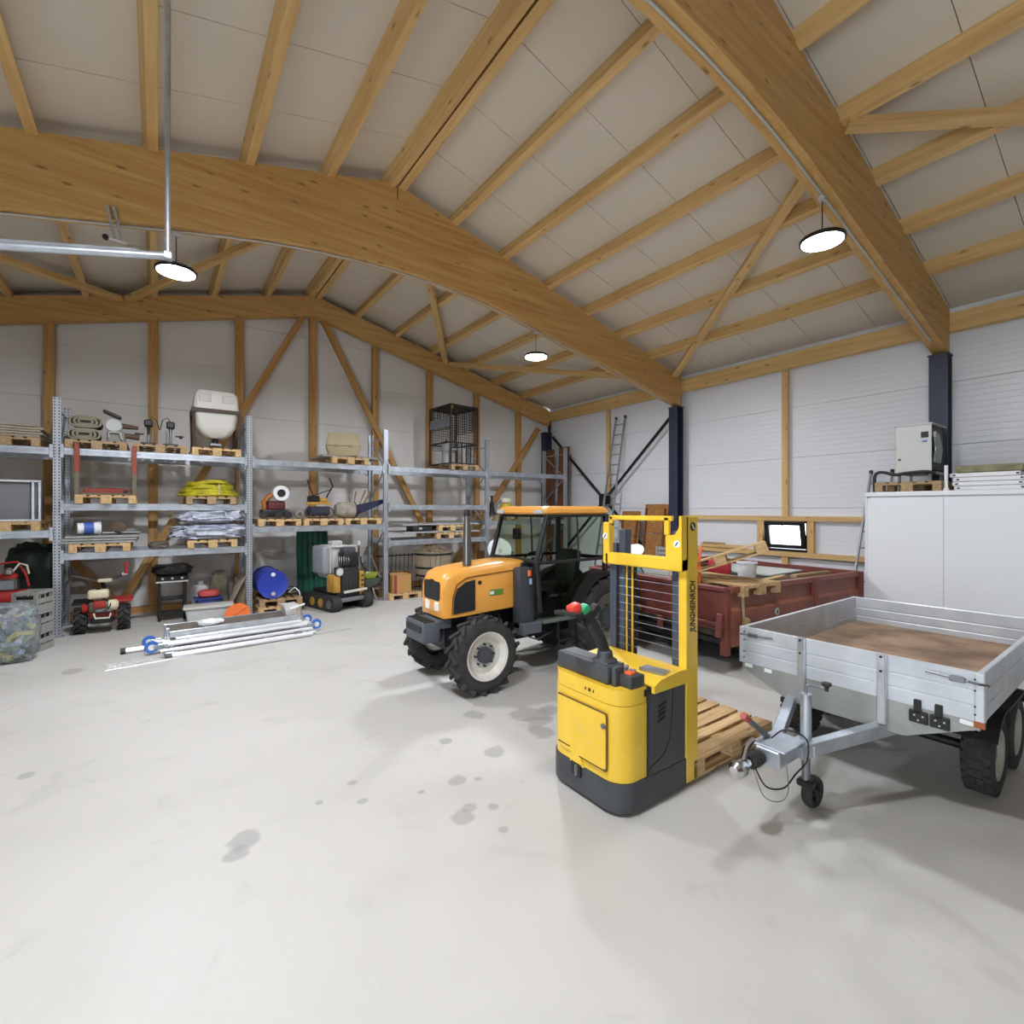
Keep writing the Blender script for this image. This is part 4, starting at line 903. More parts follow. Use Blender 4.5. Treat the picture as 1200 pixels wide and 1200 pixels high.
r = [[Vector((x_, y_, z)) for x_, y_ in rrect(-hx, hx, -.2, .2, .04)] for z, hx in ((0, .34), (.24, .38))]; MB().ringloft(r).build('box_body', LGREY, t); MB().box((0, 0, .265), (.82, .46, .04), None, .012, 2).build('box_lid', M('pale_lid', 'c6c6be', .5), t)
t = thing('lidded_tub', 'blue plastic tub with a red lid below the racking', 'tub', (.82, 11.36, 0))
r = [[Vector((x_, y_, z)) for x_, y_ in rrect(-h_, h_, -.16, .16, .05)] for z, h_ in ((0, .19), (.34, .22))]; MB().ringloft(r).build('tub_body', M('navy_plastic', '2c3a80', .5), t); MB().box((0, 0, .355), (.5, .38, .03), None, .01).build('tub_rim', M('navy_plastic'), t); blob('red_cover', (0, 0, .37), (.36, .3, .14), M('faded_red', 'bd4a44', .6), t, .1, 3, 2)
t = thing('canister', 'white upright plastic canister beside the black griddle', 'canister', (.70, 11.74, 0)); MB().lathe([(.0, 0), (.13, 0), (.14, .03), (.14, .52), (.12, .56), (.05, .58), (.05, .63), (0, .63)], cap=False).build('canister_body', WHITEP, t); MB().lathe([(.055, .60), (.055, .65), (0, .65)], cap=False).build('cap', LGREY, t)
tag(blob('canvas_bag', (1.03, 11.76, 0), (.34, .28, .8), M('khaki_canvas', '8f8b78', .85, 0, '7b7666', 6, bump=.4), None, .16, 3, 12), 'khaki canvas bag slumped behind the orange shield', 'bag')
t = thing('timber_plank', 'grey weathered plank leaning against the rack post', 'plank', (1.30, 11.26, 0))
bar('plank_board', (-.22, -.02, .02), (.2, .1, .86), .14, .03, wood('weathered_grey_wood', 'a59c8e', '857b6c', '4a4238', 0, .85), t)
tag(blob('paper_sack', (1.35, 11.56, 0), (.26, .34, .72), M('brown_paper', 'a8967c', .85, 0, '8f7d64', 5, bump=.5), None, .14, 4, 31, .5, (0, R(6), 0)), 'crumpled brown paper sack standing by the rack post', 'sack')
t = thing('ice_shield', 'orange plastic shovel blade leaning beside the flat grey box', 'shovel', (1.24, 10.6, 0))
MB().prism([(-.2, .0), (.2, .0), (.22, .13), (.17, .25), (.06, .31), (-.07, .3), (-.17, .23), (-.22, .12)], 'XZ', -.015, .015).build('blade', ORANGE, t, None, (R(-14), 0, 0)); MB().cyl((-.14, -.03, .05), (.14, -.03, .22), .014).build('blade_rib', ORANGE, t, None, (R(-14), 0, 0))
# --- second bay, top level
pallet(3.45, 11.36, 3.10, 90, 'rack pallet under the beige plastic case', PALW)
tag(MB().box((0, 0, .025), (1.25, 1.0, .05), None, .004).build('grey_board', M('board_grey', '8f8d84', .8), None, (3.5, 11.4, 3.10+PZ)), 'long grey board between the pallet and the beige case', 'board')
def case():
    t = thing('equipment_case', 'beige moulded plastic equipment case on the top rack level', 'case', (3.42, 11.25, 3.10+PZ+.052), -16)
    r = [[Vector((x_, y_, z)) for x_, y_ in rrect(-hx, hx, -hy, hy, .04)] for z, hx, hy in ((0, .30, .34), (.18, .36, .40), (.2, .37, .41))]; MB().ringloft(r).build('case_base', BEIGE, t)
    r = [[Vector((x_, y_, z)) for x_, y_ in rrect(-hx, hx, -hy, hy, .04)] for z, hx, hy in ((.21, .37, .41), (.24, .36, .40), (.48, .31, .35), (.50, .29, .33))]; MB().ringloft(r).build('case_lid', BEIGE, t)
    for q in (-.15, .15): MB().box((q, -.40, .2), (.07, .03, .06), None, .006).build('case_latch', M('tan_latch', '9c9070', .5), t)
case()
# --- second bay, middle level
zz = 1.76+PZ
rackpal(2.02, 1.76, 'rack pallet under the leaf blower', y=11.38); rackpal(2.88, 1.76, 'rack pallet under the yellow cultivator', y=11.38); rackpal(3.74, 1.76, 'rack pallet under the cement mixer drum', y=11.38)
def blower():
    t = thing('leaf_blower', 'dark red wheeled blower with a white ring intake', 'blower', (1.98, 11.1, zz))
    MB().box((0, .1, .12), (.5, .4, .16), None, .03, 2).build('chassis', BLACKM, t); MB().box((.02, .08, .27), (.34, .3, .2), None, .05, 3).build('engine', M('maroon_paint', '5b1f22', .5), t)
    MB().lathe([(.085, -.05), (.15, -.05), (.165, 0), (.15, .06), (.085, .06), (.08, 0), (.085, -.05)], (.1, -.08, .53), 'Y', 28, False).build('intake_ring', WHITEP, t); MB().lathe([(0, -.01), (.09, -.01), (.09, .04), (0, .04)], (.1, -.08, .53), 'Y', 20, False).build('fan', BLACK, t)
    MB().tube([(-.2, 0, .2), (-.22, -.02, .35), (-.1, -.04, .48), (0, -.04, .5)], .05, 10).build('duct', M('orange_brown', 'a5642a', .5), t); MB().tube([(.24, -.08, .58), (.27, -.08, .64), (.22, -.08, .67)], .008, 6).build('hook', BLACK, t)
    for q in (-.24, .05, .22): MB().cyl((q, -.16, .075), (q, -.1, .075), .075, seg=16).build('wheel', RUBBER, t)
blower()
t = thing('gear_casting', 'small grey gear casting beside the dark red blower', 'casting', (2.43, 11.0, zz)); MB().lathe([(.05, -.06), (.09, -.05), (.1, 0), (.09, .05), (.05, .06)], (0, 0, .102), 'Y', 20).build('wheel_casting', M('cast_grey'), t); MB().cyl((0, -.1, .102), (0, .1, .102), .03).build('stub_shaft', M('rusted_cast'), t)
def cultivator():
    t = thing('cultivator', 'yellow framed motor cultivator with raised handlebars', 'garden machine', (2.84, 11.12, zz))
    YF_ = M('faded_yellow', 'b68a34', .6)
    MB().box((0, 0, .16), (.42, .34, .2), None, .03).build('gearbox', M('navy_dirty', '2c2e3e', .6), t); bar('frame_beam', (-.26, -.1, .33), (.26, -.1, .33), .04, .05, YF_, t)
    for q in (-.15, .15): bar('frame_stay', (q, -.1, .33), (q*.6, .1, .42), .03, .03, YF_, t)
    MB().box((-.1, 0, .42), (.22, .2, .14), None, .02).build('engine', BLACKM, t); MB().box((.1, .0, .4), (.16, .16, .1), None, .02).build('tank', YF_, t)
    MB().tube([(-.05, .05, .4), (-.14, .0, .6), (-.24, -.06, .84)], .014, 6).build('handlebar', BLACKM, t); MB().tube([(.16, .05, .4), (.28, -.02, .66), (.3, -.06, .7), (.22, -.08, .88)], .014, 6).build('handlebar', BLACKM, t); MB().cyl((-.1, -.02, .5), (.28, -.02, .64), .01, seg=6).build('cross_stay', BLACKM, t)
    for q in (-.19, -.06, .08, .19):
        m = MB(); m.tube([(q+.11*math.cos(2*math.pi*i/12), -.12, .127+.11*math.sin(2*math.pi*i/12)) for i in range(12)], .012, 6, True); m.cyl((q, -.17, .115), (q, 0, .115), .02, seg=8); m.build('tine_wheel', M('oily_iron', '4d4238', .6, .4), t)
cultivator()
def mixer():
    t = thing('mixer_drum', 'pale dented drum lying on its side with open dark mouth', 'drum', (3.45, 11.05, zz))
    MB().lathe([(.0, -.26), (.13, -.26), (.17, -.2), (.185, .0), (.17, .14), (.17, .15), (.15, .15), (.14, .02)], (.0, 0, .187), 'X', 26, False).build('drum_shell', M('dusty_white', 'a9a397', .7, 0, '857f74', 6), t)
    MB().lathe([(.0, .1), (.15, .1), (.15, .11), (0, .11)], (0, 0, .187), 'X', 20, False).build('dark_mouth', BLACK, t); MB().tube([(.16, .17*math.cos(2*math.pi*i/20), .187+.17*math.sin(2*math.pi*i/20)) for i in range(20)], .012, 6, True).build('rim', M('oily_iron'), t)
mixer()
t = thing('navy_board', 'navy plastic sledge blade slanting up towards the rack post', 'sledge', (3.95, 11.02, zz))
MB().prism([(-.32, .06), (.34, .34), (.36, .42), (.3, .43), (-.3, .3)], 'XZ', -.02, .02).build('blade', M('navy_plastic_dark', '1c2342', .5), t); bar('prop', (.25, .03, .36), (.12, .06, .012), .02, .02, CRATEW, t)
t = thing('tool_bundle', 'bundle of worn wooden tool handles leaning to the rack post', 'tools', (3.72, 11.4, zz))
for q, (a, b) in enumerate((((-.05, 0, .02), (.06, .05, .62)), ((0, 0, .02), (.3, .08, .66)), ((.05, .0, .02), (.46, .1, .68)), ((-.02, .05, .02), (-.1, .06, .5)))): MB().cyl(a, b, .017, seg=8).build('tool_handle', wood('old_handle', 'a88a55', '8a6c3c', '4a3618', 2, .7), t)
MB().box((-.06, .02, .27), (.2, .14, .1), None, .03).build('binding', M('oily_iron'), t)
# --- second bay, floor: blue drum, tracked machine, green sheet, barrow
pallet(2.02, 11.35, 0, 90, 'lower pallet under the blue drum', PALW); pallet(2.04, 11.37, .145, 90, 'upper pallet under the blue drum', PALG)
t = thing('blue_drum', 'blue plastic drum lying on its side on two pallets', 'drum', (1.9, 11.3, .289))
MB().lathe([(0, -.44), (.27, -.44), (.285, -.45), (.29, -.43), (.27, -.40), (.285, -.2), (.285, .2), (.27, .4), (.29, .43), (.27, .45), (0, .45)], (0, 0, .295), 'Y', 40, False).build('drum_body', BLUE, t)
for zz_, mm in ((.49, WHITEP), (.10, LGREY)): MB().lathe([(.04, -.44), (.04, -.47), (.025, -.475), (0, -.475)], (.0, 0, zz_), 'Y', 16, False).build('bung', mm, t)
MB().box((.06, -.42, .575), (.08, .05, .03), None, .01).build('drum_handle', BLACK, t)
t = thing('cable_coil', 'loose black and white cable coil at the end of the drum pallet', 'cable', (2.3, 10.98, .289))
MB().tube([(.12*math.cos(i*.5), .1*math.sin(i*.5), .012+.006*i) for i in range(30)], .012, 6).build('coil', BLACK, t); MB().tube([(-.1, -.1, .1), (.0, -.16, .2), (.08, -.18, .12), (.1, -.2, .02)], .012, 6).build('cable_tail', WHITEP, t)
t = thing('folded_sheet', 'dark green corrugated sheet standing behind the tracked machine', 'sheet', (2.95, 11.95, 0))
m = MB(); n = 24; m.ringloft([[Vector((-.35+.7*i/n, .02*math.sin(i*1.6)+dy, z)) for i in range(n+1)] + [Vector((-.35+.7*i/n, .02*math.sin(i*1.6)+dy+.012, z)) for i in range(n, -1, -1)] for z, dy in ((0, 0), (1.62, .1))]); m.build('corrugated_sheet', M('dark_green_plastic', '1f5a48', .5), t)
def dumper():
    t = thing('tracked_carrier', 'grey and yellow tracked mini carrier with black engine hood', 'machine', (3.16, 10.85, 0), 14)
    GY = M('machine_grey', '8f9499', .5); YD = M('dirty_yellow', 'c79a45', .55, 0, 'a67c33', 5)
    for s in (-1, 1):
        o = []; i_ = []
        for cx, a0 in ((-.55, 90), (.55, -90)):
            for k in range(9): a = R(a0+180*k/8); o.append((cx+.15*math.cos(a), .155+.15*math.sin(a))); i_.append((cx+.12*math.cos(a), .155+.12*math.sin(a)))
        m = MB(); no = len(o)
        m.prism([(-y_, z_) for y_, z_ in o], 'YZ', s*.28, s*.46)
        for k in range(no):
            a, b = Vector(o[k]), Vector(o[(k+1) % no]); ln = (b-a).length; q = max(1, int(ln/.06))
            for j in range(q): p = a.lerp(b, (j+.5)/q); ang = math.atan2(b.y-a.y, b.x-a.x); boxm(m, Matrix.Translation((s*.37, -p.x, p.y)) @ Matrix.Rotation(-ang, 4, 'X'), (.19, .026, .02))
        tr = m.build('rubber_track', RUBBER, t)
        for yy in (-.5, -.17, .17, .5): MB().lathe([(.0, 0), (.09, 0), (.09, s*.015), (.05, s*.02), (0, s*.02)], (s*.46, yy, .155), 'X', 16, False).build('track_roller', YD if abs(yy) < .4 else STEEL, tr)
    MB().box((0, .0, .30), (.56, 1.0, .16), None, .02).build('undercarriage', BLACKM, t)
    MB().box((.02, -.35, .62), (.42, .3, .5), None, .03, 2).build('radiator_hood', BLACK, t)
    for k in range(7): MB().box((-.14+.05*k, -.505, .6), (.012, .01, .4)).build('hood_rib', M('rib_grey', '4a4c4e', .5), t)
    MB().box((-.28, -.36, .55), (.15, .3, .36), None, .02, 2).build('side_box', YD, t); MB().box((.30, -.40, .52), (.10, .24, .5), None, .015).build('side_box', YD, t)
    for k in range(4): MB().box((.30, -.524, .68-.1*k), (.05, .006, .04)).build('warning_mark', BLACK, t)
    MB().lathe([(.085, 0), (.09, -.03), (.07, -.05), (0, -.05)], (-.24, -.5, .80), 'Y', 20).build('work_lamp', M('lamp_dull', 'c9cbc8', .3), t); MB().lathe([(.1, .0), (.1, -.02), (.08, -.055)], (-.24, -.49, .80), 'Y', 20, False).build('lamp_ring', BLACK, t)
    MB().box((-.02, .1, .98), (.5, .5, .7), None, .06, 3).build('operator_body', M('machine_white', 'c9cac4', .5), t); MB().box((-.33, .05, 1.03), (.18, .5, .6), None, .06, 3).build('fuel_tank', GY, t); MB().box((.02, .1, 1.37), (.26, .22, .1), None, .04, 2).build('tank_cap', LGREY, t)
    fr = MB(); 
    for a, b in (((-.25, -.18, .75), (-.25, -.18, 1.3)), ((-.25, -.18, 1.3), (.35, -.18, 1.3)), ((.35, -.18, 1.3), (.35, -.18, 1.0))): fr.cyl(a, b, .025, seg=8)
    fr.build('roll_bar', LGREY, t)
    MB().box((.12, -.25, 1.02), (.36, .26, .34), None, .05, 2).build('engine', BLACK, t); MB().box((.1, -.28, 1.22), (.3, .2, .12), None, .04, 2).build('seat_pad', DGREY, t)
    for q in range(5): MB().tube([(-.16+.05*q, -.36, .9), (-.18+.06*q, -.4, 1.0), (-.15+.05*q, -.36, 1.1)], .012, 6).build('control_lever', STEEL, t)
    MB().cyl((.42, -.2, .75), (.42, -.2, 1.32), .028, seg=10).build('hydraulic_ram', CHROME, t); MB().lathe([(.04, 1.3), (.05, 1.34), (.03, 1.4), (0, 1.42)], (.42, -.2, 0), 'Z', 12, False).build('ram_head', LGREY, t)
    MB().box((.52, -.22, .98), (.14, .12, .16), None, .02).build('valve_block', STEEL, t); MB().tube([(.48, -.2, .9), (.55, -.3, .75), (.4, -.36, .65), (.35, -.35, .55)], .018, 8).build('hydraulic_hose', BLACK, t)
    bar('front_bumper', (-.18, -.6, .38), (.36, -.6, .40), .04, .05, M('bumper_white', 'c8c4ba', .5), t); MB().box((.0, -.55, .22), (.62, .16, .08), None, .01).build('front_plate', STEEL, t)
dumper()
def barrow():
    t = thing('wheelbarrow', 'dark wheelbarrow with grey tray holding a lime green basin', 'wheelbarrow', (4.0, 11.15, 0))
    r = [[Vector((x_, y_, z)) for x_, y_ in rrect(-hx, hx, -hy, hy, .06)] for z, hx, hy in ((.32, .16, .12), (.5, .26, .2), (.505, .25, .19), (.33, .15, .11))]; MB().ringloft(r).build('tray', M('tray_green_grey', '5d6b5c', .6), t)
    for s in (-1, 1): MB().tube([(-.2, s*.1, .25), (.1, s*.14, .33), (.3, s*.17, .5), (.42, s*.18, .62)], .016, 6).build('handle', BLACK, t); MB().tube([(.02, s*.12, .32), (.1, s*.15, .02)], .014, 6).build('leg', LGREY, t)
    MB().cyl((-.24, -.03, .16), (-.24, .03, .16), .16, seg=20).build('wheel', RUBBER, t)
barrow()
t = thing('plastic_bowl', 'lime green plastic basin resting in the wheelbarrow tray', 'basin', (3.98, 11.13, .508)); r = [[Vector((x_, y_, z)) for x_, y_ in rrect(-h_, h_, -h_*.7, h_*.7, .04)] for z, h_ in ((0, .12), (.13, .19), (.13, .18), (.02, .11))]; MB().ringloft(r).build('bowl', M('lime_plastic', 'c3cf5a', .5), t)
# --- third bay
pallet(6.35, 11.35, 3.10, 90, 'rack pallet under the wire mesh cage', PALG)
def cage():
    t = thing('mesh_cage', 'dark wire mesh gas bottle cage on the top rack level', 'cage', (6.30, 11.28, 3.10+PZ), 6)
    W_, D_, H_ = .84, .95, 1.5; FR = M('dark_brown_steel', '2c2622', .6)
    for sx in (-1, 1):
        for sy in (-1, 1): bar('cage_post', (sx*W_/2, sy*D_/2, 0), (sx*W_/2, sy*D_/2, H_), .04, .04, FR, t, up=(0,1,0))
    for z in (.02, .55, H_-.02):
        for s in (-1, 1): bar('cage_rail', (-W_/2, s*D_/2, z), (W_/2, s*D_/2, z), .035, .035, FR, t); bar('cage_rail', (s*W_/2, -D_/2, z), (s*W_/2, D_/2, z), .035, .035, FR, t)
    wm_ = MB()
    for k in range(1, 14):
        x = -W_/2 + W_*k/14
        for s in (-1, 1): wm_.cyl((x, s*D_/2, .42), (x, s*D_/2, H_), .0065, seg=4); wm_.cyl((s*W_/2, x*D_/W_, .9), (s*W_/2, x*D_/W_, H_), .0065, seg=4)
    for k in range(16):
        z = .42 + (H_-.42)*k/16
        for s in (-1, 1): wm_.cyl((-W_/2, s*D_/2, z), (W_/2, s*D_/2, z), .0065, seg=4)
        if z > .85:
            for s in (-1, 1): wm_.cyl((s*W_/2, -D_/2, z), (s*W_/2, D_/2, z), .0065, seg=4)
    tag(wm_.build('wire_mesh', BLACKM, t), kind='stuff')
    for q in (-.22, -.08, .06, .2): bar('lower_bar', (q, -D_/2, .02), (q, -D_/2, .55), .035, .02, FR, t, up=(0,1,0))
    MB().box((0, 0, H_), (W_+.03, D_+.03, .02)).build('cage_roof', FR, t); MB().box((-.43, .0, 1.06), (.012, .9, .22)).build('side_sheet', M('dim_grey_sheet'), t); MB().box((-.44, 0, .98), (.012, .92, .03)).build('side_stripe', M('stripe_blue', '7f90b5', .5), t)
    MB().box((.02, .2, .45), (.5, .3, .04)).build('inner_shelf', LGREY, t); MB().box((-.4, -.5, 1.42), (.05, .04, .08), None, .01).build('padlock_plate', M('brass', 'b08a3c', .4, .7), t)
cage()
t = thing('gas_bottle', 'pale grey gas bottle standing inside the wire mesh cage', 'gas bottle', (6.12, 11.35, 3.10+PZ+.002)); MB().lathe([(0, 0), (.11, 0), (.115, .03), (.115, .5), (.09, .58), (.03, .6)], cap=False).build('bottle_body', M('bottle_grey', '9a9c9c', .5), t); MB().lathe([(.03, .59), (.03, .66), (0, .66)], cap=False).build('valve', BLACKM, t)
pallet(5.95, 11.36, 1.38, 90, 'rack pallet at the bottom of the grey sheet stack above the wooden tub'); 
tag(MB().box((0, 0, .02), (2.1, 1.0, .035), None, .004).build('metal_sheet', M('pale_sheet', 'b5b9bc', .4, .3), None, (5.75, 11.3, 1.38+PZ+.002), (0, 0, R(-1))), 'long pale sheet panel between the two pallets above the wooden tub', 'panel')
pallet(6.0, 11.36, 1.38+PZ+.042, 90, 'rack pallet between the two long sheets above the wooden tub')
tag(MB().box((0, 0, .02), (2.15, 1.0, .035), None, .004).build('metal_sheet', M('pale_sheet'), None, (5.75, 11.34, 1.38+2*PZ+.046), (0, 0, R(1))), 'long pale sheet panel on top of the pallets above the wooden tub', 'panel')
t = thing('black_toolbox', 'black toolbox between the two long pale sheets', 'toolbox', (5.2, 11.05, 1.38+PZ+.042)); MB().box((0, 0, .06), (.5, .4, .12), None, .015, 2).build('box_body', BLACK, t); MB().box((-.05, -.202, .07), (.08, .006, .05)).build('box_label', M('pale_green_label', '9ab59a', .5), t)
def tub():
    t = thing('wooden_tub', 'weathered wooden stave tub with black hoops heaped with straw', 'tub', (5.45, 10.78, .47))
    n = 26; r0, r1, h_ = .40, .47, .62
    for k in range(n):
        a0, a1 = 2*math.pi*k/n+.008, 2*math.pi*(k+1)/n-.008
        ring = lambda rr, z: [Vector((rr*math.cos(a0), rr*math.sin(a0), z)), Vector((rr*math.cos(a1), rr*math.sin(a1), z)), Vector(((rr-.03)*math.cos(a1), (rr-.03)*math.sin(a1), z)), Vector(((rr-.03)*math.cos(a0), (rr-.03)*math.sin(a0), z))]
        MB().ringloft([ring(r0, 0), ring(r1, h_)]).build('stave', wood('tub_wood', 'a0937d', '7c705d', '4a4034', 2, .85), t)
    for z in (.05, .24, .56): rr = r0+(r1-r0)*z/h_; MB().lathe([(rr+.001, z-.02), (rr+.009, z-.02), (rr+.011, z+.025), (rr+.003, z+.025)], seg=36, cap=False).build('hoop', BLACKM, t)
    MB().lathe([(0, .02), (.37, .02), (.37, .04), (0, .04)], cap=False).build('tub_bottom', CRATEW, t)
    g = MB(); random.seed(5)
    for k in range(400):
        a, q = random.uniform(0, 6.28), .42*math.sqrt(random.random()); z = .54 + .2*(1-(q/.44)**2)*random.uniform(.5, 1.1); d = Vector((random.uniform(-1, 1), random.uniform(-1, 1), random.uniform(-.4, .5))).normalized()*.08
        p = Vector((q*math.cos(a), q*math.sin(a), z)); g.cyl(p-d, p+d, .005, seg=3, cap=False)
    tag(g.build('straw', M('straw', '9a8a72', .9), t), kind='stuff'); MB().lathe([(0, .62), (.2, .62), (.4, .55), (.43, .5), (0, .5)], cap=False).build('straw_heap', M('straw_dark', '6f6250', .95, bump=.8, scale=30), t)
tub()
t = thing('metal_barrel', 'silver steel barrel under the wooden tub', 'barrel', (5.45, 10.78, 0)); MB().lathe([(0, 0), (.28, 0), (.29, .02), (.285, .14), (.3, .155), (.285, .17), (.285, .3), (.3, .315), (.285, .33), (.29, .45), (.28, .468), (0, .468)], seg=32, cap=False).build('barrel_shell', ALU, t)
pallet(4.71, 11.3, 0, 90, 'floor pallet under the brown cartons')
t = thing('carton', 'brown cardboard carton with a red stripe on a floor pallet', 'carton', (4.66, 11.05, PZ)); MB().box((0, 0, .21), (.46, .5, .42), None, .006).build('carton_body', M('cardboard', 'b58a52', .85), t); MB().box((-.17, -.251, .21), (.07, .004, .42)).build('red_stripe', M('carton_red', '8c3a2c', .7), t); MB().box((0, 0, .422), (.46, .06, .004)).build('tape', M('tape_tan', 'c9a778', .4), t)
t = thing('wine_crate', 'brown slatted wooden crate beside the cardboard carton', 'crate', (5.0, 11.56, PZ))
for z in (.06, .2, .34):
    for s in (-1, 1): bar('slat', (-.12, s*.22, z), (.12, s*.22, z), .015, .11, CRATEW, t)
    for s in (-1, 1): bar('slat', (s*.12, -.22, z), (s*.12, .22, z), .015, .11, CRATEW, t)
MB().box((0, 0, .01), (.24, .44, .02)).build('crate_floor', CRATEW, t)
t = thing('metal_grate', 'dark expanded metal grate leaning behind the wooden tub', 'grate', (5.2, 11.96, 0))
for k in range(13): bar('grate_bar', (-.7+.115*k, .0, .02), (-.62+.115*k, .12, .95), .012, .03, BLACKM, t)
for z in (.05, .9): bar('grate_rail', (-.72, .0+.12*z, z), (.72, .0+.12*z, z), .02, .03, BLACKM, t)
# --- fourth bay
pallet(7.72, 11.36, 1.80, 90, 'rack pallet under the yellow drum and black jack', PALG)
t = thing('yellow_drum', 'small yellow drum with a white cap on the last rack bay', 'drum', (7.93, 11.2, 1.80+PZ)); MB().lathe([(0, 0), (.15, 0), (.16, .02), (.16, .3), (.15, .32), (0, .32)], cap=False).build('drum_body', M('drum_yellow', 'b8a82c', .5), t); blob('cap_bundle', (-.02, 0, .321), (.28, .28, .16), CREAM, t, .1, 3, 6)
t = thing('hydraulic_jack', 'black bottle jack stand beside the small yellow drum', 'jack', (7.45, 11.2, 1.80+PZ)); MB().lathe([(0, 0), (.11, 0), (.1, .05), (.06, .1), (.06, .34), (.03, .36), (.03, .5), (.05, .5), (.05, .53), (0, .53)], cap=False).build('jack_body', BLACK, t); MB().cyl((.05, 0, .12), (.26, -.05, .4), .012).build('jack_handle', BLACKM, t)
pallet(7.6, 11.36, 0, 90, 'lower of two floor pallets in the last rack bay'); pallet(7.6, 11.36, .145, 90, 'upper of two floor pallets in the last rack bay', PALG)
t = thing('wooden_chest', 'brown wooden chest on the floor pallets in the last rack bay', 'chest', (7.6, 11.3, .29)); MB().box((0, 0, .3), (.7, .8, .6), None, .01).build('chest_body', CRATEW, t); MB().box((0, 0, .62), (.74, .84, .05), None, .01).build('chest_lid', CRATEW, t); 
for s in (-1, 1): MB().box((s*.3, -.405, .3), (.06, .02, .56)).build('batten', CRATEW, t)
# white spool on a trestle in front of the rack
t = thing('trestle', 'wooden trestle bench carrying the white cable spool', 'trestle', (7.05, 10.25, 0))
bar('trestle_top', (-.4, 0, .76), (.4, 0, .76), .5, .04, CRATEW, t)
for sx in (-.34, .34):
    for sy in (-1, 1): bar('trestle_leg', (sx, sy*.12, .74), (sx, sy*.24, 0), .06, .05, CRATEW, t, up=(1,0,0))
t = thing('cable_spool', 'white plastic cable spool lying on the wooden trestle', 'spool', (7.05, 10.25, .78), -30)
MB().lathe([(.28, -.25), (.29, -.24), (.29, -.21), (.23, -.19), (.23, .19), (.29, .21), (.29, .24), (.28, .25)], (0, 0, .29), 'Y', 36).build('spool_body', WHITEP, t)
for s in (-1, 1): MB().lathe([(.05, s*.25), (.05, s*.262), (0, s*.262)], (0, 0, .29), 'Y', 16, False).build('spool_hub', LGREY, t)

# ---------------------------------------------------------------- scaffold bundle on the floor
def scaffold():
    t = thing('scaffold_bundle', 'bundle of aluminium scaffold frames with blue castor wheels on the floor', 'scaffold', (1.05, 8.95, 0), 4.5)
    TB = M('scaffold_aluminium', 'e8eaec', .35, .4)
    def frame(y, z, x0, x1, n=4, dy=.3):
        for q in (dy, 0): f_ = MB().cyl((x0, y+q, z), (x1, y+q, z), .026, seg=10).build('frame_tube', TB, t)
        for k in range(n): xx = x0+.15+(x1-x0-.3)*k/(n-1); MB().cyl((xx, y, z), (xx, y+dy, z), .018, seg=8).build('frame_rung', TB, f_)
    frame(-.42, .035, -1.0, 1.08); frame(-.38, .095, -1.05, 1.04); frame(-.1, .035, -.98, 1.0); frame(-.05, .095, -1.08, 1.02, 5); frame(-.3, .155, -.95, .98, 4, .45); frame(.2, .035, -1.45, .7, 3, .09); frame(.0, .215, -.9, .95, 4, .4); frame(-.52, .035, -.92, 1.0, 3, .06); frame(-.2, .155, -1.0, 1.06, 3, .1); frame(-.26, .215, -.85, .9, 3, .12)
    MB().box((-.02, .14, .275), (1.75, .56, .05), None, .004).build('deck_platform', M('deck_plywood', '6d665c', .8, 0, '5a544c', 4), t)
    for s in (-1, 1): MB().box((-.02, .14+s*.29, .265), (1.8, .03, .09), None, .004).build('deck_edge', ALU, t)
    for x_, y_, z_ in ((-1.13, -.1, .11), (-1.13, .3, .11), (1.16, -.22, .12), (1.16, .28, .12)):
        w = MB().lathe([(.045, -.025), (.08, -.03), (.09, 0), (.08, .03), (.045, .025), (.04, 0), (.045, -.025)], (x_, y_, z_), 'Y', 22, False).build('castor_wheel', M('castor_blue', '3f74c4', .5), t)
        MB().cyl((x_, y_-.03, z_), (x_, y_+.03, z_), .042, seg=14).build('castor_hub', WHITEP, w); MB().box((x_+(.08 if x_ < 0 else -.08), y_, z_), (.14, .06, .07), None, .01).build('castor_fork', GALV, w)
    for y_ in (-.05, .28): MB().box((-.93, y_, .2), (.05, .05, .3), None, .006).build('upright_bracket', ALU, t)
    MB().prism([(.72, .30), (.86, .30), (.92, .47), (.68, .47)], 'XZ', -.05, .2).build('end_bracket', M('bracket_white', 'd9dadb', .4, .3), t); bar('end_stay', (1.0, -.1, .1), (.93, -.05, .44), .07, .02, ALU, t); bar('end_stay', (.78, -.06, .40), (1.02, -.05, .46), .03, .03, WHITEP, t)
    for x_, y_ in ((-1.47, .2), (-1.47, .29)): MB().cyl((x_, y_, .035), (x_+.06, y_, .035), .034, seg=12).build('rubber_foot', BLACK, t)
    for x_ in (-.95, .8): MB().box((x_, -.43, .05), (.12, .06, .06), None, .01).build('coupler', STEEL, t)
    return t
scaffold()
tag(blob('cleaning_cloth', (.68, 8.98, .302), (.32, .26, .07), M('white_cloth', 'e2e4e6', .8), None, .3, 3, 9, .7), 'crumpled white cloth lying on the scaffold deck', 'cloth')
t = thing('floor_strip', 'thin pale aluminium edging strip lying flat on the concrete floor', 'strip', (0, 0, 0))
bar('strip_bar', (-.55, 8.24, .006), (2.1, 8.62, .006), .05, .008, M('pale_strip', 'dcdfe0', .4, .3), t); bar('strip_bar', (2.12, 8.55, .005), (2.75, 8.62, .005), .012, .006, STEEL, t)
g = MB(); random.seed(8)
for k in range(120): p = Vector((-.55+abs(random.gauss(0, .25)), 8.3+random.uniform(-.05, .25), .0)); g.box((p.x, p.y, .003), (random.uniform(.005, .03), random.uniform(.005, .02), .005), (0, 0, random.uniform(0, 3)))
tag(g.build('plaster_crumbs', WHITEP), 'white plaster crumbs scattered at the end of the floor strip', 'crumbs', kind='stuff')

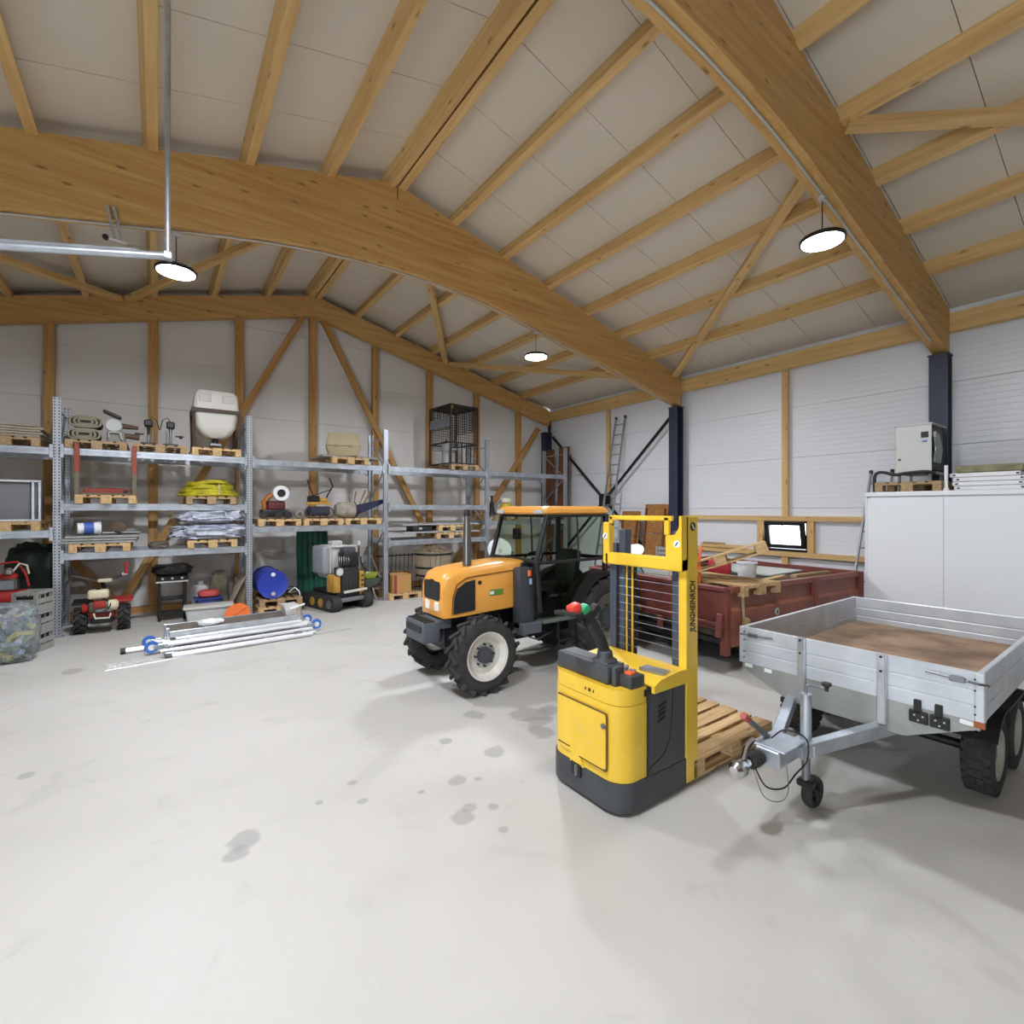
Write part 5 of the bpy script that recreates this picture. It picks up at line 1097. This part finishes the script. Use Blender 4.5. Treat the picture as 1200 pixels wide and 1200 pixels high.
# ---------------------------------------------------------------- right side
def coldroom():
    t = thing('cold_room', 'white panelled cold room box behind the aluminium trailer', 'cold room', (9.1, -.8, 0))
    CW = M('cold_room_white', 'e4e7eb', .35)
    MB().box((.56, 1.87, 1.17), (1.08, 3.70, 2.33)).build('core', CW, t)
    y = 3.75
    while y > 0.02:
        y0 = max(0, y-.93); MB().box((0, 0, 0), (.03, y-y0-.004, 2.28), None, .003).build('wall_panel', CW, t, (.015, (y+y0)/2, 1.14)); y = y0
    MB().box((.0, 1.87, 2.335), (.05, 3.79, .07), None, .006).build('top_rail', CW, t); MB().box((.55, 3.765, 1.17), (1.1, .03, 2.33)).build('end_panel', CW, t)
    MB().box((.55, 1.87, 2.352), (1.1, 3.74, .03)).build('roof', LGREY, t)
coldroom()
ZC = 2.372
pallet(9.68, 2.44, ZC, 0, 'dusty pallet on top of the white cold room', PALG)
def cabinet():
    t = thing('electrical_cabinet', 'grey beige compressor cabinet with dark open side on cold room', 'cabinet', (9.42, 2.45, ZC+PZ))
    CB = M('cabinet_beige', 'c9ccc8', .45)
    for xx in (.06, .62):
        for yy in (-.19, .19): bar('leg', (xx, yy, 0), (xx, yy, .13), .035, .035, STEEL, t, up=(0,1,0))
    MB().box((.34, .0, .15), (.68, .44, .04)).build('base_tray', STEEL, t)
    MB().box((.01, 0, .52), (.02, .44, .72), None, .004).build('front_door', CB, t); MB().box((.34, .21, .52), (.66, .02, .72)).build('rear_panel', CB, t); MB().box((.34, 0, .885), (.72, .47, .02)).build('top_panel', CB, t)
    MB().box((.36, -.03, .52), (.6, .36, .66)).build('inner_unit', M('dark_slate', '2c2f36', .6), t); MB().box((.67, 0, .52), (.02, .44, .7)).build('side_panel', BLACKM, t)
    MB().box((.01, 0, .165), (.03, .44, .03)).build('lower_panel', CB, t)
    MB().box((-.003, -.14, .72), (.008, .09, .09)).build('gauge_window', BLACK, t); MB().box((-.003, -.14, .62), (.006, .06, .03)).build('blue_badge', M('badge_blue', '5f7fb8', .4), t); MB().box((-.006, .17, .36), (.012, .03, .03)).build('door_lock', BLACK, t)
    pp = MB(); 
    for k in range(4): pp.tube([(.1+.1*k, -.22, .3), (.12+.1*k, -.24, .5), (.1+.08*k, -.22, .75)], .02, 8)
    pp.build('pipework', STEEL, t); MB().lathe([(.05, 0), (.05, -.03), (0, -.03)], (.12, -.22, .72), 'Y', 14).build('dial', LGREY, t); MB().box((.12, -.245, .5), (.08, .01, .06)).build('data_plate', WHITEP, t)
cabinet()
t = thing('drain_hose', 'black flexible hose looping down from the cabinet onto cold room', 'hose', (9.3, 2.2, ZC))
MB().tube(sm([(.1, -.02, .28), (.06, .1, .30), (.04, .3, .29), (.02, .45, .27), (0, .58, .31), (-.02, .66, .31), (-.04, .70, .24), (-.04, .70, .0)]), .024, 10).build('hose', BLACK, t)
t = thing('drain_pipe', 'white upright pipe stub on the cold room roof edge', 'pipe', (9.14, 2.0, ZC)); MB().cyl((0, 0, 0), (0, 0, .36), .022, seg=14).build('pipe', WHITEP, t); MB().lathe([(.032, 0), (.032, .03), (.023, .04)], seg=16).build('flange', WHITEP, t)
for k, (dx, dy, lb) in enumerate(((.0, .0, 'lowest'), (.0, .05, 'second'), (.0, .02, 'third'), (.02, .12, 'topmost'))):
    t = thing('shelf_tray', 'white perforated shelf panel, %s in the stack on the cold room' % lb, 'panel', (9.55, 1.58+dy*.4, ZC+.062*k))
    MB().box((0, 0, .03), (.6, .72, .056), None, .006).build('panel_tray', WHITEP, t)
    for yy in (-.33, .31): MB().box((-.302, yy, .03), (.004, .03, .02)).build('slot', BLACK, t)
tag(MB().box((0, 0, .05), (.55, .68, .10), None, .012).build('rockwool_slab', M('rockwool', '8f8c6c', .95, 0, '77745a', 9, bump=.6), None, (9.55, 1.6, ZC+.25), (0, 0, R(3))), 'olive mineral wool slab on the white panels', 'insulation slab')
def ladder(name, label, p0, p1, w, rungs, mat):
    t = thing(name, label, 'ladder', p0); d = Vector(p1)-Vector(p0); sx = Vector((0, 1, 0))
    for s in (-1, 1): 
        bar('ladder_stile', sx*s*w/2, d+sx*s*w/2*.8, .03, .06, mat, t, up=(1,0,0)); MB().box((0,0,0), (.07, .05, .08), None, .01).build('end_cap', BLACK, t, d+sx*s*w/2*.8)
    for k in range(rungs):
        f_ = (k+.7)/(rungs+.4); bar('ladder_rung', d*f_-sx*w/2*(1-.2*f_), d*f_+sx*w/2*(1-.2*f_), .03, .03, mat, t, up=(1,0,0))
ladder('ladder', 'long aluminium ladder leaning on the wall between dark braces', (9.95, 9.62, .04), (10.62, 9.38, 4.7), .42, 16, M('dull_alu', '9a9da0', .4, .7))
ladder('ladder', 'short aluminium ladder leaning on the wall beside cold room', (9.85, 3.30, .04), (10.62, 3.22, 2.78), .40, 9, M('dull_alu'))
for k, (y, h_) in enumerate(((11.92, 4.0), (11.28, 4.03))):
    t = thing('plank_bundle', ('dark brown wooden boards standing upright in the hall corner', 'tall brown wooden boards standing upright next to the black brace')[k], 'boards', (10.0+.05*k, y, 0))
    for q in range(3): MB().box((0,0,0), (.03, .15, h_), None, .004).build('board', PLANK, t, (.06, -.16+.16*q, h_/2), (0, R(2.5), 0))
for k, (y, w, h_, lb) in enumerate(((7.92, .72, 2.24, 'tan folding table top leaning on the wall beside navy column'), (8.75, .62, 2.06, 'tan folding table top leaning on the wall near the long ladder'))):
    t = thing('table_top', lb, 'table', (10.0, y, .0))
    for q in range(3): MB().box((0,0,0), (.03, w, h_/3-.008), None, .004).build('board', CRATEW, t, (.1+.1*q, 0, h_/6+h_/3*q), (0, R(8), 0))
    for s in (-1, 1): bar('batten', (.02, s*w*.4, .1), (.28, s*w*.4, h_*.95), .05, .03, PLANK, t, up=(1,0,0))
# short offcuts on the wall rail
t = thing('timber_offcut', 'timber offcuts lying along the wall rail near the window', 'timber', (10.62, 6.3, 1.217)); bar('offcut', (0, -.55, .035), (0, .55, .035), .08, .07, TIMBER, t); bar('offcut', (0, -.05, .09), (0, .5, .09), .06, .04, PALG, t)
# scrap in the tipper
def inload(x, y): return tl(x, y)
zz = 1.015
def ld(name, lab, cat, x, y, z=zz, rz=0): a, b = tl(x, y); return thing(name, lab, cat, (a, b, z), rz)
t = ld('white_bucket', 'white plastic bucket with wire handle in the red trailer', 'bucket', 1.75, .9); MB().lathe([(0, 0), (.13, 0), (.15, .22), (.16, .22), (.16, .24), (.14, .24), (.13, .05), (0, .03)], cap=False).build('bucket_body', WHITEP, t); MB().tube([(.15*math.cos(R(180*i/10)), -.06, .22+.02*math.sin(R(18*i))) for i in range(11)], .005, 5).build('wire_handle', BLACKM, t)
t = ld('red_canister', 'red fuel canister lying in the red trailer load', 'canister', 1.75, 1.4); MB().box((0, 0, .12), (.26, .34, .24), (0, 0, .4), .03, 2).build('canister_body', M('bright_red', 'b5323c', .5), t); MB().cyl((.05, .05, .24), (.05, .05, .29), .03).build('cap', BLACK, t)
for k, (x, y, lx, r, lb) in enumerate(((1.62, .4, .9, 4, 'pale timber offcut along the near edge of the red trailer'), (2.35, 2.22, 1.0, -8, 'brown timber beam across the back of the red trailer load'), (2.72, .42, 1.0, -6, 'grey plank end lying in the red trailer load'), (1.25, 1.55, .7, 24, 'dark plank slanting over the red trailer load'))):
    t = ld('load_plank', lb, 'plank', x, y, zz, r); bar('plank_board', (-lx/2, 0, .035), (lx/2, 0, .035+(.28 if k == 3 else 0)), .1, .05, (PALW, PLANK, PALG, M('dark_plank', '45423e', .8))[k], t)
t = ld('sheet_load', 'pale grey sheet lying at the front end of the red trailer', 'sheet', 2.55, 1.4); MB().box((0, 0, .02), (1.1, 1.3, .03), None, .004).build('sheet', M('pale_sheet2', 'b9bfb8', .6), t)
t = ld('pipe_rack', 'red brown steel rail along the far side of the trailer load', 'rail', 2.3, 2.45); bar('rail', (-.6, 0, .1), (.9, 0, .1), .08, .1, M('rusty_red_steel'), t); bar('rail_foot', (-.5, 0, .0), (-.5, 0, .06), .08, .08, M('rusty_red_steel'), t); bar('rail_foot', (.8, 0, .0), (.8, 0, .06), .08, .08, M('rusty_red_steel'), t)
t = ld('white_box', 'white open carton standing behind the tilted pallet', 'box', .5, 1.5, zz, 10); MB().box((0, 0, .14), (.5, .4, .28), None, .01).build('carton', WHITEP, t); MB().box((0, -.02, .285), (.5, .3, .01), (R(12), 0, 0)).build('flap', WHITEP, t)
MINT = M('mint_plastic', 'b9d8d4', .45)
for k, (x, y, lb) in enumerate(((.40, 2.1, 'mint green tub with white lid ajar in the red trailer'), (.95, 2.25, 'mint green tub with closed white lid in the red trailer'))):
    t = ld('mint_tub', lb, 'tub', x, y); r = [[Vector((x_, y_, z)) for x_, y_ in rrect(-h_, h_, -h_, h_, .05)] for z, h_ in ((0, .2), (.2, .23))]; MB().ringloft(r).build('tub_body', MINT, t)
    MB().lathe([(0, 0), (.24, 0), (.24, .02), (0, .035)], cap=False, seg=28).build('tub_lid', WHITEP, t, (0, .02, .215 if k else .34), (0, R(-35), 0) if not k else None)
    MB().tube([(-.2, -.22, .2), (-.1, -.26, .16), (0, -.25, .05), (.02, -.26, -.0)], .01, 6).build('cord', BLACK, t) if not k else None
t = ld('fruit_crate', 'grey stacking plastic crate in the red trailer', 'crate', 1.5, 2.15, zz, 5)
m = MB(); m.box((0, 0, .02), (.36, .5, .02))
for s in (-1, 1):
    for z in (.06, .14, .22, .3, .38): m.box((s*.18, 0, z), (.015, .5, .05)); m.box((0, s*.25, z), (.36, .015, .05))
    for q in (-1, 1): m.box((s*.18, q*.25, .21), (.03, .03, .4))
m.build('crate_body', GREYP, t)
t = ld('lashing_hook', 'orange lashing chain hook standing at the trailer edge', 'hook', .12, .5, zz+.0); MB().tube([(0, 0, 0), (0, 0, .35), (.02, 0, .5), (.06, 0, .56)], .02, 8).build('hook_bar', ORANGE, t); MB().tube([(0, 0, .3), (-.05, 0, .36), (-.04, 0, .44)], .014, 6).build('hook_tip', ORANGE, t)
# galvanised heating pipe hung from the roof, with a strap bracket on the beam
t = thing('hanging_pipe', 'galvanised pipe hung below the roof by a vertical drop pipe', 'pipe', (.07, 5.0, 4.22))
MB().cyl((0, 0, -.02), (0, 0, zt(.07)+.18-4.22), .022, seg=12).build('drop_pipe', GALV, t); MB().cyl((.0, 0, 0), (-4.0, 0, -4.0*.228), .032, seg=12).build('run_pipe', GALV, t); MB().cyl((-.2, 0, -.01-.2*.228+.04), (-4.0, 0, -4.0*.228+.045), .018, seg=8).build('cable_pipe', GALV, t); MB().box((0, 0, 0), (.07, .07, .07), None, .012).build('elbow', GALV, t)
MB().cyl((-4.0, 0, -4.0*.228), (-4.0, 0, zt(-3.93)+.18-4.22), .022, seg=12).build('drop_pipe', GALV, t)
t = thing('strap_bracket', 'steel strap bracket with clamp fixed under the long glulam beam', 'bracket', (-.36, 7.26, 5.2))
for q in (-.03, .03): bar('strap', (q, 0, .0), (q-.08, 0, 5.6-5.2), .012, .03, GALV, t)
bar('arm', (-.12, 0, .02), (.12, 0, .0), .02, .02, WHITEP, t); MB().cyl((-.12, -.02, .02), (-.12, .02, .02), .03, seg=10).build('end_knob', BLACK, t); MB().box((.14, 0, -.06), (.14, .1, .1), None, .008).build('clamp', GALV, t)
